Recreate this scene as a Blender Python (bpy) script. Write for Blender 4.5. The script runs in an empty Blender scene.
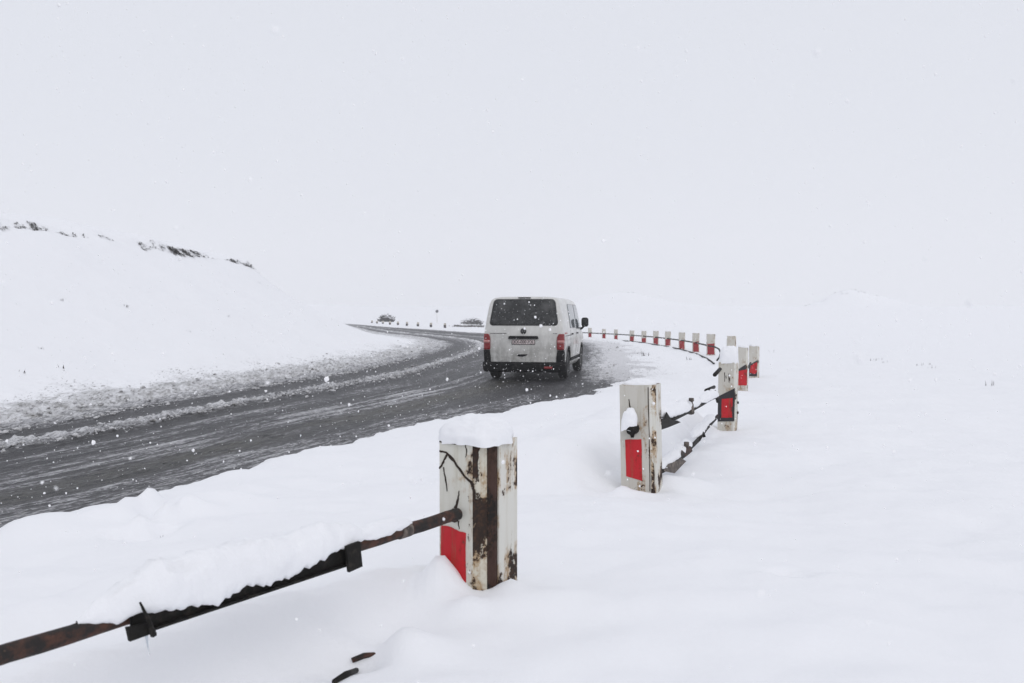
import bpy, bmesh, math, random
import numpy as np
from mathutils import Vector, Matrix

random.seed(7)
RNG = np.random.default_rng(11)
sc = bpy.context.scene
COL = sc.collection
R = math.radians

# ------------------------------------------------------------------ camera
F_PX, CAM_Z, HORIZON = 900.0, 1.62, 312.0
PITCH = math.atan((341.5 - HORIZON) / F_PX)
cam_d = bpy.data.cameras.new('camera')
cam_d.sensor_width = 36.0
cam_d.lens = 36.0 * F_PX / 1024.0
cam_d.clip_start, cam_d.clip_end = 0.05, 4000
cam = bpy.data.objects.new('camera', cam_d)
COL.objects.link(cam)
cam.location = (0, 0, CAM_Z)
cam.rotation_euler = (R(90) - PITCH, 0, 0)
sc.camera = cam
cam_d.dof.use_dof = True
cam_d.dof.focus_distance = 5.5
cam_d.dof.aperture_fstop = 6.3
CP, SP = math.cos(PITCH), math.sin(PITCH)


def at(px, py, Y):
    """point on the line of sight of photo pixel (px, py) at world depth Y"""
    a, b = (px - 512) / F_PX, (341.5 - py) / F_PX
    dx, dy, dz = a, CP + b * SP, -SP + b * CP
    t = Y / dy
    return Vector((dx * t, Y, CAM_Z + dz * t))


# ------------------------------------------------------------------ noise
_perm = RNG.permutation(512)
_perm = np.concatenate([_perm, _perm, _perm])
_ang = RNG.random(512) * 2 * np.pi
_gx, _gy = np.cos(_ang), np.sin(_ang)


def perlin(x, y, seed=0):
    x = np.asarray(x, dtype=np.float64) + seed * 17.31
    y = np.asarray(y, dtype=np.float64) + seed * 9.77
    xi, yi = np.floor(x).astype(np.int64), np.floor(y).astype(np.int64)
    xf, yf = x - xi, y - yi
    xi &= 511
    yi &= 511
    u = xf * xf * xf * (xf * (xf * 6 - 15) + 10)
    v = yf * yf * yf * (yf * (yf * 6 - 15) + 10)

    def g(ix, iy, dx, dy):
        h = _perm[_perm[ix & 511] + (iy & 511)]
        return _gx[h] * dx + _gy[h] * dy
    n00, n10 = g(xi, yi, xf, yf), g(xi + 1, yi, xf - 1, yf)
    n01, n11 = g(xi, yi + 1, xf, yf - 1), g(xi + 1, yi + 1, xf - 1, yf - 1)
    a = n00 + u * (n10 - n00)
    b = n01 + u * (n11 - n01)
    return (a + v * (b - a)) * 1.5


def fbm(x, y, o=3, seed=0):
    s, amp, f = 0, 1.0, 1.0
    for i in range(o):
        s = s + amp * perlin(np.asarray(x) * f, np.asarray(y) * f, seed + i * 3)
        amp *= 0.5
        f *= 2.03
    return s


def ss(a, b, x):
    t = np.clip((x - a) / (b - a), 0, 1)
    return t * t * (3 - 2 * t)


# ------------------------------------------------------------------ road lay-out
PAIRS = [((-30, -30), (-22, -33)), ((-19, -12), (-11, -14)), ((-14.5, -2), (-7, -4)), ((-11.2, 4), (-4.6, 2)),
         ((-8.8, 8.5), (-3.2, 5)), ((-7.2, 12.4), (-2.1, 7.8)), ((-6.65, 15.7), (-1.0, 10.8)),
         ((-5.8, 20), (.6, 14)), ((-4.9, 24), (1.95, 18)), ((-4.3, 28.5), (2.7, 24)),
         ((-3.8, 34), (3.55, 31)), ((-3.6, 40), (4.3, 39)), ((-3.9, 46), (4.6, 47)), ((-5, 52), (2.8, 55)),
         ((-7.3, 60), (-.4, 63)), ((-10.5, 69), (-4.2, 73)), ((-14.2, 84), (-8, 83)), ((-20, 108), (-13.4, 96)),
         ((-26.5, 130), (-20.5, 117)), ((-37, 165), (-33, 150)), ((-62, 230), (-57, 222))]


def catmull(pts, n):
    pts = np.array(pts, float)
    m = len(pts)
    ts = np.linspace(0, m - 1, n)
    i = np.minimum(ts.astype(int), m - 2)
    t = (ts - i)[:, None]
    p0, p1, p2, p3 = pts[np.maximum(i - 1, 0)], pts[i], pts[i + 1], pts[np.minimum(i + 2, m - 1)]
    return .5 * ((2 * p1) + (-p0 + p2) * t + (2 * p0 - 5 * p1 + 4 * p2 - p3) * t ** 2 + (-p0 + 3 * p1 - 3 * p2 + p3) * t ** 3)


NI = 141
I_LINE = catmull([p[0] for p in PAIRS], NI)
E_LINE = catmull([p[1] for p in PAIRS], NI)


def poly_dist(x, y, line):
    d = np.full(x.shape, 1e9)
    for (ax, ay), (bx, by) in zip(line[:-1], line[1:]):
        ex, ey = bx - ax, by - ay
        t = np.clip(((x - ax) * ex + (y - ay) * ey) / (ex * ex + ey * ey), 0, 1)
        dd = (x - ax - t * ex) ** 2 + (y - ay - t * ey) ** 2
        np.minimum(d, dd, out=d)
    return np.sqrt(d)


def inside_poly(x, y, poly):
    ins = np.zeros(x.shape, bool)
    n = len(poly)
    for k in range(n):
        ax, ay = poly[k]
        bx, by = poly[(k + 1) % n]
        if ay == by:
            continue
        c = ((ay > y) != (by > y)) & (x < (bx - ax) * (y - ay) / (by - ay) + ax)
        ins ^= c
    return ins


ROAD_POLY = np.concatenate([I_LINE, E_LINE[::-1]])
LEFT_POLY = np.concatenate([I_LINE, np.array([[-62, 1500], [-2000, 1500], [-2000, -300], [-30, -300]])])

BUMPS = []  # x, y, amplitude, rx, ry, rotation


def bump_px(px, py, Y, amp, rx, ry=None, rot=0):
    p = at(px, py, Y)
    BUMPS.append((p.x, p.y, amp, rx, ry or rx, rot))


# lump cluster pushed up by the plough, left of the middle of the photo
for args in ((128, 506, 5.45, .11, .08, .10), (150, 500, 5.6, .15, .075, .10), (166, 506, 5.35, .10, .06, .07), (140, 517, 5.15, .07, .06, .05), (185, 503, 5.5, .08, .08, .1), (98, 516, 5.3, .05, .09, .07), (122, 515, 5.3, .06, .10), (205, 500, 5.5, .07, .16, .1),
             (147, 528, 5.0, -.11, .11, .07), (168, 519, 5.12, -.11, .07, .06), (112, 527, 5.0, -.06, .05, .05), (215, 487, 5.8, .10, .30, .2),
             (40, 522, 5.2, .07, .5, .3),
             (790, 585, 3.55, -.10, .07, .06), (765, 590, 3.5, .03, .10, .08), (815, 590, 3.5, .02, .12, .08),
             (545, 610, 3.1, .05, .22, .14), (420, 590, 3.45, .05, .12, .12), (441, 566, 3.22, .15, .08, .09), (455, 588, 3.05, .03, .08, .06), (470, 584, 3.05, .03, .05, .05),
             (512, 582, 3.2, .04, .05, .05), (640, 497, 5.75, .05, .10, .1), (622, 492, 5.8, .07, .07, .07), (655, 492, 6.2, .05, .2, .15),
             (366, 657, 2.70, -.07, .09, .07), (400, 640, 2.75, .05, .07, .07), (425, 640, 2.75, .05, .16, .12), (330, 655, 2.8, .05, .12, .06),
             (690, 480, 6.2, .05, .25, .2), (640, 500, 5.7, -.04, .14, .1), (700, 520, 5.2, .03, .5, .3),
             (610, 420, 8.5, .05, .5, .4), (330, 455, 7.6, .05, .4, .3), (250, 468, 7.0, .04, .3, .2)):
    bump_px(*args)

RAIL_O, RAIL_T = np.array([-.2, 3.3]), np.array([-.56, -.8285])
RAIL_N = np.array([-.8285, .56])


def height(x, y, want_dirt=False):
    x = np.asarray(x, float)
    y = np.asarray(y, float)
    dI, dE = poly_dist(x, y, I_LINE), poly_dist(x, y, E_LINE)
    inside = inside_poly(x, y, ROAD_POLY)
    left = inside_poly(x, y, LEFT_POLY) & ~inside
    rr = np.hypot(x, y)
    # ---- outer (right hand) side
    d0 = np.where(inside, -dE, dE)
    near = 1 - ss(15, 23, y)
    d = d0 + (.30 * perlin(x * .8, y * .8, 1) + .13 * perlin(x * 2.6, y * 2.6, 2)) * (.35 + .65 * near) + .06 * perlin(x * 8, y * 8, 3) + .03 * perlin(x * 21, y * 21, 4) + .10
    yk = [-50, 0, 3.3, 6, 9.9, 15.7, 20, 26, 33, 60, 120, 1000]
    zk = [.5, .56, .59, .40, .32, .25, .14, .03, .02, .03, .12, .12]
    zr = np.interp(y, yk, zk)
    zr = zr + .0
    eb = np.interp(y, [-50, 5, 9, 13, 17, 21, 40, 90, 120], [.36, .37, .36, .30, .20, .05, .03, .10, .12])
    ew = np.interp(y, [0, 13, 21, 30], [.55, .55, 1.8, 1.8])
    prof = np.clip((d + .12) / (ew + .12), 0, 1)
    prof = np.where(prof < 1, np.sqrt(np.clip(1 - (1 - prof) ** 2, 0, 1)) * near + (1 - near) * prof * prof * (3 - 2 * prof), 1)
    zo = eb * prof + (zr - eb) * ss(.6, 3.2, d)
    zo = zo + np.where(d < .4, -.16 * (1 - ss(-.45, .02, d)), 0)
    r = np.maximum(dE - 3.4, 0)
    zo = zo - 2.2 * ss(4, 55, r) - .12 * ss(.8, 4, r)
    zo = zo + np.where(left, 0, 5.6 * ss(150, 300, rr) + 1.2 * perlin(x * .008, y * .008, 5) * ss(120, 320, rr))
    zo = zo + 6.0 * np.exp(-(((x - 112) / 8.5) ** 2 + ((y - 300) / 14) ** 2)) + 2.5 * np.exp(-(((x - 124) / 6) ** 2 + ((y - 296) / 10) ** 2))
    zo = zo + 5.0 * np.exp(-(((x - 40) / 16) ** 2 + ((y - 330) / 25) ** 2))
    soft = ss(.2, 1.2, d)
    zo = zo + soft * (.055 * fbm(x * .7, y * .7, 3, 7) + .018 * fbm(x * 2.7, y * 2.7, 3, 9))
    # hummocks on the near verge
    zo = zo + soft * ss(16, 9, rr) * .03 * np.abs(perlin(x * 1.6 + .3, y * 1.6, 21))
    # ---- ridge of snow that lies over the buried lower rail near the camera
    sx = (x - RAIL_O[0]) * RAIL_T[0] + (y - RAIL_O[1]) * RAIL_T[1]
    qx = (x - RAIL_O[0]) * RAIL_N[0] + (y - RAIL_O[1]) * RAIL_N[1]
    wv = .05 * perlin(sx * 2.2, qx * .5, 31)
    zo = zo + .13 * np.exp(-(np.abs(qx - .16 - wv) / np.where(qx - .16 - wv < 0, .075, .16)) ** 1.6) * ss(-.1, .35, sx) * ss(2.6, 1.7, sx)
    zo = zo - .055 * np.exp(-((qx + .03 - wv) / .12) ** 2) * ss(.2, .6, sx) * ss(2.6, 1.7, sx)
    def berm(z, o, e, zt0, zt1, s_in, s_out, q0, q1, q2, seed, rise=.42):
        o, e = np.array(o), np.array(e)
        L = np.hypot(*(e - o))
        t = (e - o) / L
        s_ = (x - o[0]) * t[0] + (y - o[1]) * t[1]
        q_ = -(x - o[0]) * t[1] + (y - o[1]) * t[0]
        if t[1] < 0:
            q_ = -q_
        wv = .05 * perlin(s_ * 2.3, q_ * 1.2, seed) + .02 * perlin(s_ * 7, q_ * 5, seed + 1)
        top = zt0 + (zt1 - zt0) * np.clip(s_ / L, 0, 1) + .05 * perlin(s_ * 1.7, q_ * 1.7, seed + 2) + .018 * perlin(s_ * 6, q_ * 6, seed + 3)
        m = ss(q0, q0 + rise, q_ + wv * .9) * ss(q2, q1, q_ + wv * 2) * ss(s_in, s_in + .7, s_ + wv) * ss(s_out, s_out - .35, s_ + wv)
        lift = np.maximum(top - z, 0)
        return z + lift * m
    zo = berm(zo, (-.2, 3.3), (-1.75, .98), .80, .80, .22, 2.05, .10, .5, 1.1, 91)
    zo = berm(zo, (.88, 6.1), (2.35, 9.9), .72, .66, -.5, 4.3, .0, .6, 1.8, 96, .5)
    # ---- inner (left hand) side: slush berm, cut bank, ledge, hillside
    e0 = np.where(inside, -dI, dI)
    e = e0 + .22 * perlin(x * .9, y * .9, 13) + .12 * perlin(x * 3.1, y * 3.1, 14) + .05 * perlin(x * 9, y * 9, 15)
    fall = np.interp(y, [-60, 46, 51, 56, 61, 66, 74, 100, 260], [1, 1, .88, .66, .42, .16, .04, .02, .02])
    rg = 9.3 + .5 * perlin(x * .16, y * .16, 17) + .22 * perlin(x * .9, y * .9, 18)
    zb = (.16 * ss(-.1, .5, e) + .12 * ss(.5, 2.2, e)) * np.interp(y, [35, 45, 60], [1, .45, .3])
    zb = zb + 3.72 * np.clip((e0 - 1.0) / 8.3, 0, 1.0) ** np.interp(y, [40, 52], [1.35, 2.3]) * fall
    lip = ss(0, .42, e0 - rg) * ss(140, 90, y)
    zb = zb + .22 * ss(.3, 1.8, e0 - rg) * fall
    zb = zb + .34 * lip * (.75 + .45 * perlin(x * .22, y * .22, 19)) * fall
    zb = zb + fall * (.10 * np.maximum(e0 - 9.8, 0) + 22 * ss(18, 140, e0))
    zb = zb + ss(.5, 2.5, e) * (.08 * fbm(x * .35, y * .35, 3, 23) + .02 * fbm(x * 1.9, y * 1.9, 2, 25))
    zb = zb + ss(1.6, .5, np.abs(e - .7)) * .05 * (fbm(x * 3.4, y * 3.4, 3, 27) + .35) * np.interp(y, [35, 50], [1, .3])
    zb = zb + np.where(e < .3, -.16 * (1 - ss(-.45, .0, e)), 0)
    z = np.where(left, zb, zo)
    z = np.where(inside, np.where(dI < dE, zb, zo), z)
    deep = inside & (dI > .7) & (dE > .9)
    z = np.where(deep, -.2, z)
    for bx, by, amp, rx, ry, rot in BUMPS:
        z = z + amp * np.exp(-(((x - bx) / rx) ** 2 + ((y - by) / ry) ** 2))
    if not want_dirt:
        return z
    # dirt: grey slush thrown out along the edges of the road
    n1 = fbm(x * 1.1, y * 1.1, 3, 41)
    n2 = fbm(x * 6, y * 6, 2, 43)
    di = ss(2.0, .1, e0 + .45 * n1) * 1.0 + .16 * ss(.2, .8, n2) * ss(3.0, 1.2, e0)
    di = np.where(left | (inside & (dI < dE)), di, 0)
    far_e = ss(18, 23, y) * ss(70, 50, y)
    do = far_e * (ss(2.6, -.3, d0 + .5 * n1 + .1) * .62 + .12 * ss(.2, .8, n2) * ss(3.6, 1.5, d0)) + (1 - far_e) * ss(.16, -.1, d) * .5
    do = np.where(left | (inside & (dI < dE)), 0, do)
    return z, np.clip(di + do, 0, 1)


# ------------------------------------------------------------------ object helpers
def new_obj(name, me, mat=None, parent=None):
    o = bpy.data.objects.new(name, me)
    COL.objects.link(o)
    if mat is not None:
        for m in (mat if isinstance(mat, (list, tuple)) else [mat]):
            me.materials.append(m)
    if parent is not None:
        o.parent = parent
    return o


def tag(o, label=None, cat=None, group=None, kind=None):
    if label: o['label'] = label
    if cat: o['category'] = cat
    if group: o['group'] = group
    if kind: o['kind'] = kind
    return o


def empty(name, loc, rz=0.0, tilt=(0, 0)):
    o = bpy.data.objects.new(name, None)
    COL.objects.link(o)
    o.location = loc
    o.rotation_euler = (tilt[0], tilt[1], rz)
    o.empty_display_size = .2
    return o


class MB:
    """collects shapes, then links them as one mesh object"""
    def __init__(self):
        self.v, self.f, self.m, self.s = [], [], [], []

    def add(self, verts, faces, mi=0, smooth=False):
        b = len(self.v)
        self.v += [tuple(p) for p in verts]
        for f in faces:
            self.f.append([b + i for i in f])
            self.m.append(mi)
            self.s.append(smooth)

    def box(self, c, sz, mi=0, M=None, bev=0.0):
        bm = bmesh.new()
        bmesh.ops.create_cube(bm, size=1)
        bmesh.ops.scale(bm, vec=sz, verts=bm.verts)
        if bev:
            bmesh.ops.bevel(bm, geom=bm.edges[:], offset=bev, segments=2, affect='EDGES', profile=.5)
        bmesh.ops.translate(bm, vec=c, verts=bm.verts)
        if M is not None:
            bmesh.ops.transform(bm, matrix=M, verts=bm.verts)
        bm.verts.index_update()
        self.add([v.co[:] for v in bm.verts], [[v.index for v in f.verts] for f in bm.faces], mi, bev > 0)
        bm.free()

    def tube(self, pts, r, n=10, mi=0, cap=True, noise=0.0, smooth=True):
        pts = [Vector(p) for p in pts]
        rs = r if isinstance(r, (list, tuple)) else [r] * len(pts)
        V, Fs = [], []
        ref = Vector((0, 0, 1))
        for i, p in enumerate(pts):
            t = (pts[min(i + 1, len(pts) - 1)] - pts[max(i - 1, 0)]).normalized()
            if abs(t.dot(ref)) > .95:
                ref = Vector((1, 0, 0))
            a = t.cross(ref).normalized()
            b = a.cross(t).normalized()
            for k in range(n):
                th = 2 * math.pi * k / n
                rad = rs[i] * (1 + noise * random.uniform(-1, 1))
                V.append(p + (a * math.cos(th) + b * math.sin(th)) * rad)
        for i in range(len(pts) - 1):
            for k in range(n):
                Fs.append([i * n + k, i * n + (k + 1) % n, (i + 1) * n + (k + 1) % n, (i + 1) * n + k])
        self.add(V, Fs, mi, smooth)
        if cap:
            b = len(self.v) - len(V)
            self.f.append([b + k for k in range(n)][::-1]); self.m.append(mi); self.s.append(False)
            self.f.append([b + (len(pts) - 1) * n + k for k in range(n)]); self.m.append(mi); self.s.append(False)

    def prism(self, poly, z0, z1, mi=0, mis=None, sub=1):
        n = len(poly)
        V, Fs = [], []
        for j in range(sub + 1):
            z = z0 + (z1 - z0) * j / sub
            V += [(p[0], p[1], z) for p in poly]
        base = len(self.v)
        self.v += V
        for j in range(sub):
            for k in range(n):
                self.f.append([base + j * n + k, base + j * n + (k + 1) % n, base + (j + 1) * n + (k + 1) % n, base + (j + 1) * n + k])
                self.m.append(mis[k] if mis else mi)
                self.s.append(False)
        self.f.append([base + k for k in range(n)][::-1]); self.m.append(mi); self.s.append(False)
        self.f.append([base + sub * n + k for k in range(n)]); self.m.append(mi); self.s.append(False)

    def mesh(self, name):
        me = bpy.data.meshes.new(name)
        me.from_pydata(self.v, [], self.f)
        me.polygons.foreach_set('material_index', self.m)
        me.polygons.foreach_set('use_smooth', self.s)
        me.update()
        return me

    def build(self, name, mat, parent=None):
        return new_obj(name, self.mesh(name), mat, parent)


def np_mesh(name, V, F, smooth=True):
    """V (n,3), F (m,k) as arrays"""
    me = bpy.data.meshes.new(name)
    n, k = F.shape
    me.vertices.add(len(V))
    me.vertices.foreach_set('co', np.ascontiguousarray(V, dtype=np.float32).ravel())
    me.loops.add(n * k)
    me.loops.foreach_set('vertex_index', np.ascontiguousarray(F, dtype=np.int32).ravel())
    me.polygons.add(n)
    me.polygons.foreach_set('loop_start', np.arange(n, dtype=np.int32) * k)
    me.polygons.foreach_set('use_smooth', np.full(n, smooth))
    me.update(calc_edges=True)
    return me


def grid_faces(nu, nv):
    i, j = np.meshgrid(np.arange(nu - 1), np.arange(nv - 1), indexing='ij')
    a = (i * nv + j).ravel()
    return np.stack([a, a + nv, a + nv + 1, a + 1], 1)


def fattr(me, name, data):
    at_ = me.attributes.new(name, 'FLOAT', 'POINT')
    at_.data.foreach_set('value', np.ascontiguousarray(data, dtype=np.float32).ravel())


# ------------------------------------------------------------------ materials
def mat(name, col=(.5, .5, .5), rough=.6, metal=0.0, spec=.5, coat=0.0):
    m = bpy.data.materials.new(name)
    m.use_nodes = True
    b = m.node_tree.nodes['Principled BSDF']
    b.inputs['Base Color'].default_value = (*col, 1)
    b.inputs['Roughness'].default_value = rough
    b.inputs['Metallic'].default_value = metal
    b.inputs['Specular IOR Level'].default_value = spec
    b.inputs['Coat Weight'].default_value = coat
    return m


class NT:
    def __init__(self, m):
        self.t = m.node_tree
        self.b = self.t.nodes['Principled BSDF']

    def n(self, typ, **kw):
        nd = self.t.nodes.new(typ)
        for k, v in kw.items():
            if k.startswith('_'):
                setattr(nd, k[1:], v)
            else:
                key = k.replace('__', ' ')
                nd.inputs[key].default_value = v
        return nd

    def l(self, a, b):
        self.t.links.new(a, b)

    def noise(self, vec, scale, detail=4, rough=.55, dist=0.0):
        nd = self.n('ShaderNodeTexNoise', Scale=scale, Detail=detail, Roughness=rough, Distortion=dist)
        if vec is not None:
            self.l(vec, nd.inputs['Vector'])
        return nd.outputs['Fac']

    def ramp(self, fac, lo, hi, a=0.0, b=1.0):
        nd = self.n('ShaderNodeMapRange')
        nd.interpolation_type = 'SMOOTHSTEP'
        nd.inputs['From Min'].default_value = lo
        nd.inputs['From Max'].default_value = hi
        nd.inputs['To Min'].default_value = a
        nd.inputs['To Max'].default_value = b
        self.l(fac, nd.inputs['Value'])
        return nd.outputs['Result']

    def math(self, op, a, b=None):
        nd = self.n('ShaderNodeMath', _operation=op)
        for i, x in enumerate((a, b)):
            if x is None:
                continue
            if isinstance(x, (int, float)):
                nd.inputs[i].default_value = x
            else:
                self.l(x, nd.inputs[i])
        return nd.outputs[0]

    def mix(self, fac, a, b):
        nd = self.n('ShaderNodeMix', _data_type='RGBA')
        if isinstance(fac, (int, float)):
            nd.inputs[0].default_value = fac
        else:
            self.l(fac, nd.inputs[0])
        for i, x in ((6, a), (7, b)):
            if isinstance(x, tuple):
                nd.inputs[i].default_value = (*x, 1)
            else:
                self.l(x, nd.inputs[i])
        return nd.outputs[2]

    def mapping(self, vec, scale):
        nd = self.n('ShaderNodeMapping')
        nd.inputs['Scale'].default_value = scale
        self.l(vec, nd.inputs['Vector'])
        return nd.outputs['Vector']

    def obj(self):
        return self.n('ShaderNodeTexCoord').outputs['Object']

    def attr(self, name):
        return self.n('ShaderNodeAttribute', _attribute_name=name).outputs['Fac']

    def color(self, x):
        self.l(x, self.b.inputs['Base Color'])

    def rough(self, x):
        self.l(x, self.b.inputs['Roughness'])

    def bump(self, h, strength=.3, dist=.01):
        nd = self.n('ShaderNodeBump', Strength=strength, Distance=dist)
        self.l(h, nd.inputs['Height'])
        self.l(nd.outputs['Normal'], self.b.inputs['Normal'])


SNOW_C = (.885, .892, .915)

M_ground = mat('snow_and_slush', SNOW_C, .75, spec=.25)
n = NT(M_ground)
v = n.obj()
dirt = n.attr('dirt')
sp = n.noise(n.mapping(v, (9, 3.6, 9)), 1.0, 6, .68)
fine = n.noise(n.mapping(v, (26, 9, 26)), 1.0, 4, .65)
vr = n.n('ShaderNodeTexVoronoi', Scale=7.0)
n.l(v, vr.inputs['Vector'])
mask = n.math('ADD', dirt, n.math('MULTIPLY', n.math('SUBTRACT', sp, .5), 1.25))
mask = n.math('ADD', mask, n.math('MULTIPLY', n.math('SUBTRACT', fine, .5), 1.3))
mask = n.math('MULTIPLY', n.ramp(mask, .25, 1.2), n.ramp(dirt, .02, .25))
slushc = n.mix(n.ramp(sp, .42, .72), (.52, .52, .53), (.22, .215, .205))
c = n.mix(mask, SNOW_C, slushc)
# single bits of grit thrown on the snow
grit = n.math('MULTIPLY', n.ramp(fine, .60, .66), n.ramp(dirt, .04, .4))
c = n.mix(grit, c, (.09, .08, .07))
n.color(c)
n.rough(n.ramp(mask, 0, 1, .8, .45))
bh = n.math('ADD', n.math('MULTIPLY', n.noise(v, 26, 5, .6), 1.0), n.math('MULTIPLY', n.noise(v, 150, 3, .6), .35))
n.bump(bh, .26, .012)

M_snow = mat('fresh_snow', SNOW_C, .8, spec=.2)
n = NT(M_snow)
v = n.obj()
n.bump(n.math('ADD', n.noise(v, 40, 5, .65), n.math('MULTIPLY', n.noise(v, 170, 3, .6), .5)), .35, .01)

M_flake = mat('snowflake', (.96, .96, .97), .9, spec=.1)

M_road = mat('wet_asphalt_and_slush', (.05, .05, .05), .4)
n = NT(M_road)
uvn = n.n('ShaderNodeUVMap', _uv_map='road')
uv = uvn.outputs['UV']
v = n.obj()
sl = n.attr('slush')
br = n.attr('brown')
st = n.noise(n.mapping(uv, (9, .55, 1)), 1.0, 6, .62)
st2 = n.noise(n.mapping(uv, (34, 1.6, 1)), 1.0, 4, .6)
gr = n.noise(v, 26, 5, .7)
gr2 = n.noise(v, 75, 3, .6)
m1 = n.math('ADD', sl, n.math('MULTIPLY', n.math('SUBTRACT', st, .5), 1.5))
m1 = n.math('ADD', m1, n.math('MULTIPLY', n.math('SUBTRACT', st2, .5), .6))
m1 = n.math('ADD', m1, n.math('MULTIPLY', n.math('SUBTRACT', gr, .5), .75))
gu = n.noise(n.mapping(uv, (16, 3.4, 1)), 1.0, 6, .68)
gu2 = n.noise(n.mapping(uv, (30, 7, 1)), 1.0, 4, .7)
gu3 = n.noise(n.mapping(uv, (2.6, .7, 1)), 1.0, 4, .6)
m1 = n.math('ADD', m1, n.math('MULTIPLY', n.math('SUBTRACT', gu, .5), 2.1))
m1 = n.math('ADD', m1, n.math('MULTIPLY', n.math('SUBTRACT', gu2, .5), 1.9))
m1 = n.math('ADD', m1, n.math('MULTIPLY', n.math('SUBTRACT', gu3, .5), .7))
base = n.mix(n.ramp(gr2, .3, .7), (.014, .014, .016), (.042, .042, .046))
base = n.mix(n.math('MULTIPLY', br, n.ramp(gu, .35, .6)), base, (.075, .072, .052))
slc = n.mix(n.ramp(gr, .3, .7), (.30, .30, .31), (.62, .62, .64))
c = n.mix(n.ramp(m1, .08, .62, 0, .55), base, (.27, .27, .28))
c = n.mix(n.ramp(m1, .5, .92), c, slc)
c = n.mix(n.ramp(m1, 1.0, 1.5), c, (.80, .80, .82))
# grit and lumps of dark slush
lump = n.math('MULTIPLY', n.ramp(gu2, .58, .64), n.ramp(br, .1, .6))
c = n.mix(lump, c, (.016, .015, .013))
n.color(c)
n.rough(n.math('ADD', n.ramp(m1, .1, .8, .45, .8), n.math('MULTIPLY', n.math('SUBTRACT', st2, .5), .35)))
n.b.inputs['Specular IOR Level'].default_value = .26
n.bump(n.math('ADD', n.math('MULTIPLY', m1, 1.0), n.math('MULTIPLY', gr2, .5)), .9, .03)


def paint(name, base, peel, rust, streak, seed):
    m = mat(name, base, .55, spec=.35)
    n = NT(m)
    v = n.obj()
    off = n.n('ShaderNodeMapping')
    off.inputs['Location'].default_value = (seed * 3.7, seed * 1.3, seed * 2.1)
    n.l(v, off.inputs['Vector'])
    v = off.outputs['Vector']
    big = n.noise(n.mapping(v, (9, 9, 5)), 1.0, 8, .62, .3)
    fine = n.noise(v, 60, 6, .7)
    stv = n.noise(n.mapping(v, (38, 38, 2.2)), 1.0, 5, .6)
    mk = n.math('ADD', big, n.math('MULTIPLY', n.math('SUBTRACT', fine, .5), .28))
    pl = n.ramp(mk, peel, peel + .035)
    bcol = n.mix(n.ramp(stv, .45, .75), base, tuple(x * y for x, y in zip(base, (.86, .84, .79))))
    bcol = n.mix(n.math('MULTIPLY', n.ramp(stv, streak, streak + .12), n.ramp(big, .42, .62)), bcol, (.22, .12, .06))
    halo = n.math('MULTIPLY', n.ramp(mk, peel - .10, peel + .02), n.ramp(stv, .35, .6))
    bcol = n.mix(halo, bcol, tuple(x * y for x, y in zip(base, (.62, .44, .28))))
    small = n.math('MULTIPLY', n.ramp(fine, .655, .675), n.ramp(big, .44, .56))
    pl = n.math('MAXIMUM', pl, small)
    rcol = n.mix(n.ramp(fine, .45, .75), rust, (.085, .042, .022))
    n.color(n.mix(pl, bcol, rcol))
    n.rough(n.ramp(pl, 0, 1, .5, .85))
    n.bump(n.math('SUBTRACT', n.math('MULTIPLY', fine, .3), pl), .5, .004)
    return m


RUST = (.028, .018, .014)
M_post = paint('chipped_white_paint', (.63, .62, .56), .62, RUST, .62, 1)
M_peel = paint('peeling_white_paint', (.62, .59, .50), .44, RUST, .56, 2)
M_post2 = paint('grimy_white_paint', (.55, .53, .48), .63, RUST, .62, 3)
M_edge = paint('scuffed_white_edge', (.66, .65, .60), .58, RUST, .60, 4)
M_red = paint('red_reflective_paint', (.50, .010, .018), .605, (.20, .035, .03), .58, 5)
M_red2 = paint('grimy_red_paint', (.30, .020, .026), .66, (.16, .13, .12), .80, 8)
M_band = paint('black_band_paint', (.030, .028, .032), .72, (.25, .24, .23), .9, 6)
M_joint = paint('flaking_rust', (.05, .022, .014), .50, (.012, .009, .008), .50, 9)
M_rust = mat('rusty_iron', (.06, .03, .02), .8)
n = NT(M_rust)
v = n.obj()
a = n.noise(v, 22, 7, .65)
b_ = n.noise(v, 90, 4, .6)
c = n.mix(n.ramp(a, .42, .64), (.014, .011, .010), (.075, .030, .018))
c = n.mix(n.ramp(b_, .66, .76), c, (.13, .075, .05))
n.color(c)
n.bump(b_, .5, .004)
M_iron = mat('blackened_iron', (.022, .020, .018), .7, spec=.2)
n = NT(M_iron)
v = n.obj()
a = n.noise(v, 26, 7, .65)
n.color(n.mix(n.ramp(a, .5, .72), (.010, .009, .008), (.034, .029, .023)))
n.bump(n.noise(v, 80, 4, .6), .4, .004)
M_ochre = mat('dull_brown_plate', (.13, .105, .09), .8)
n = NT(M_ochre)
a = n.noise(n.obj(), 30, 6, .65)
n.color(n.mix(n.ramp(a, .4, .65), (.055, .045, .04), (.20, .165, .14)))
M_dark = mat('dark_crack', (.026, .015, .010), .9)

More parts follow.
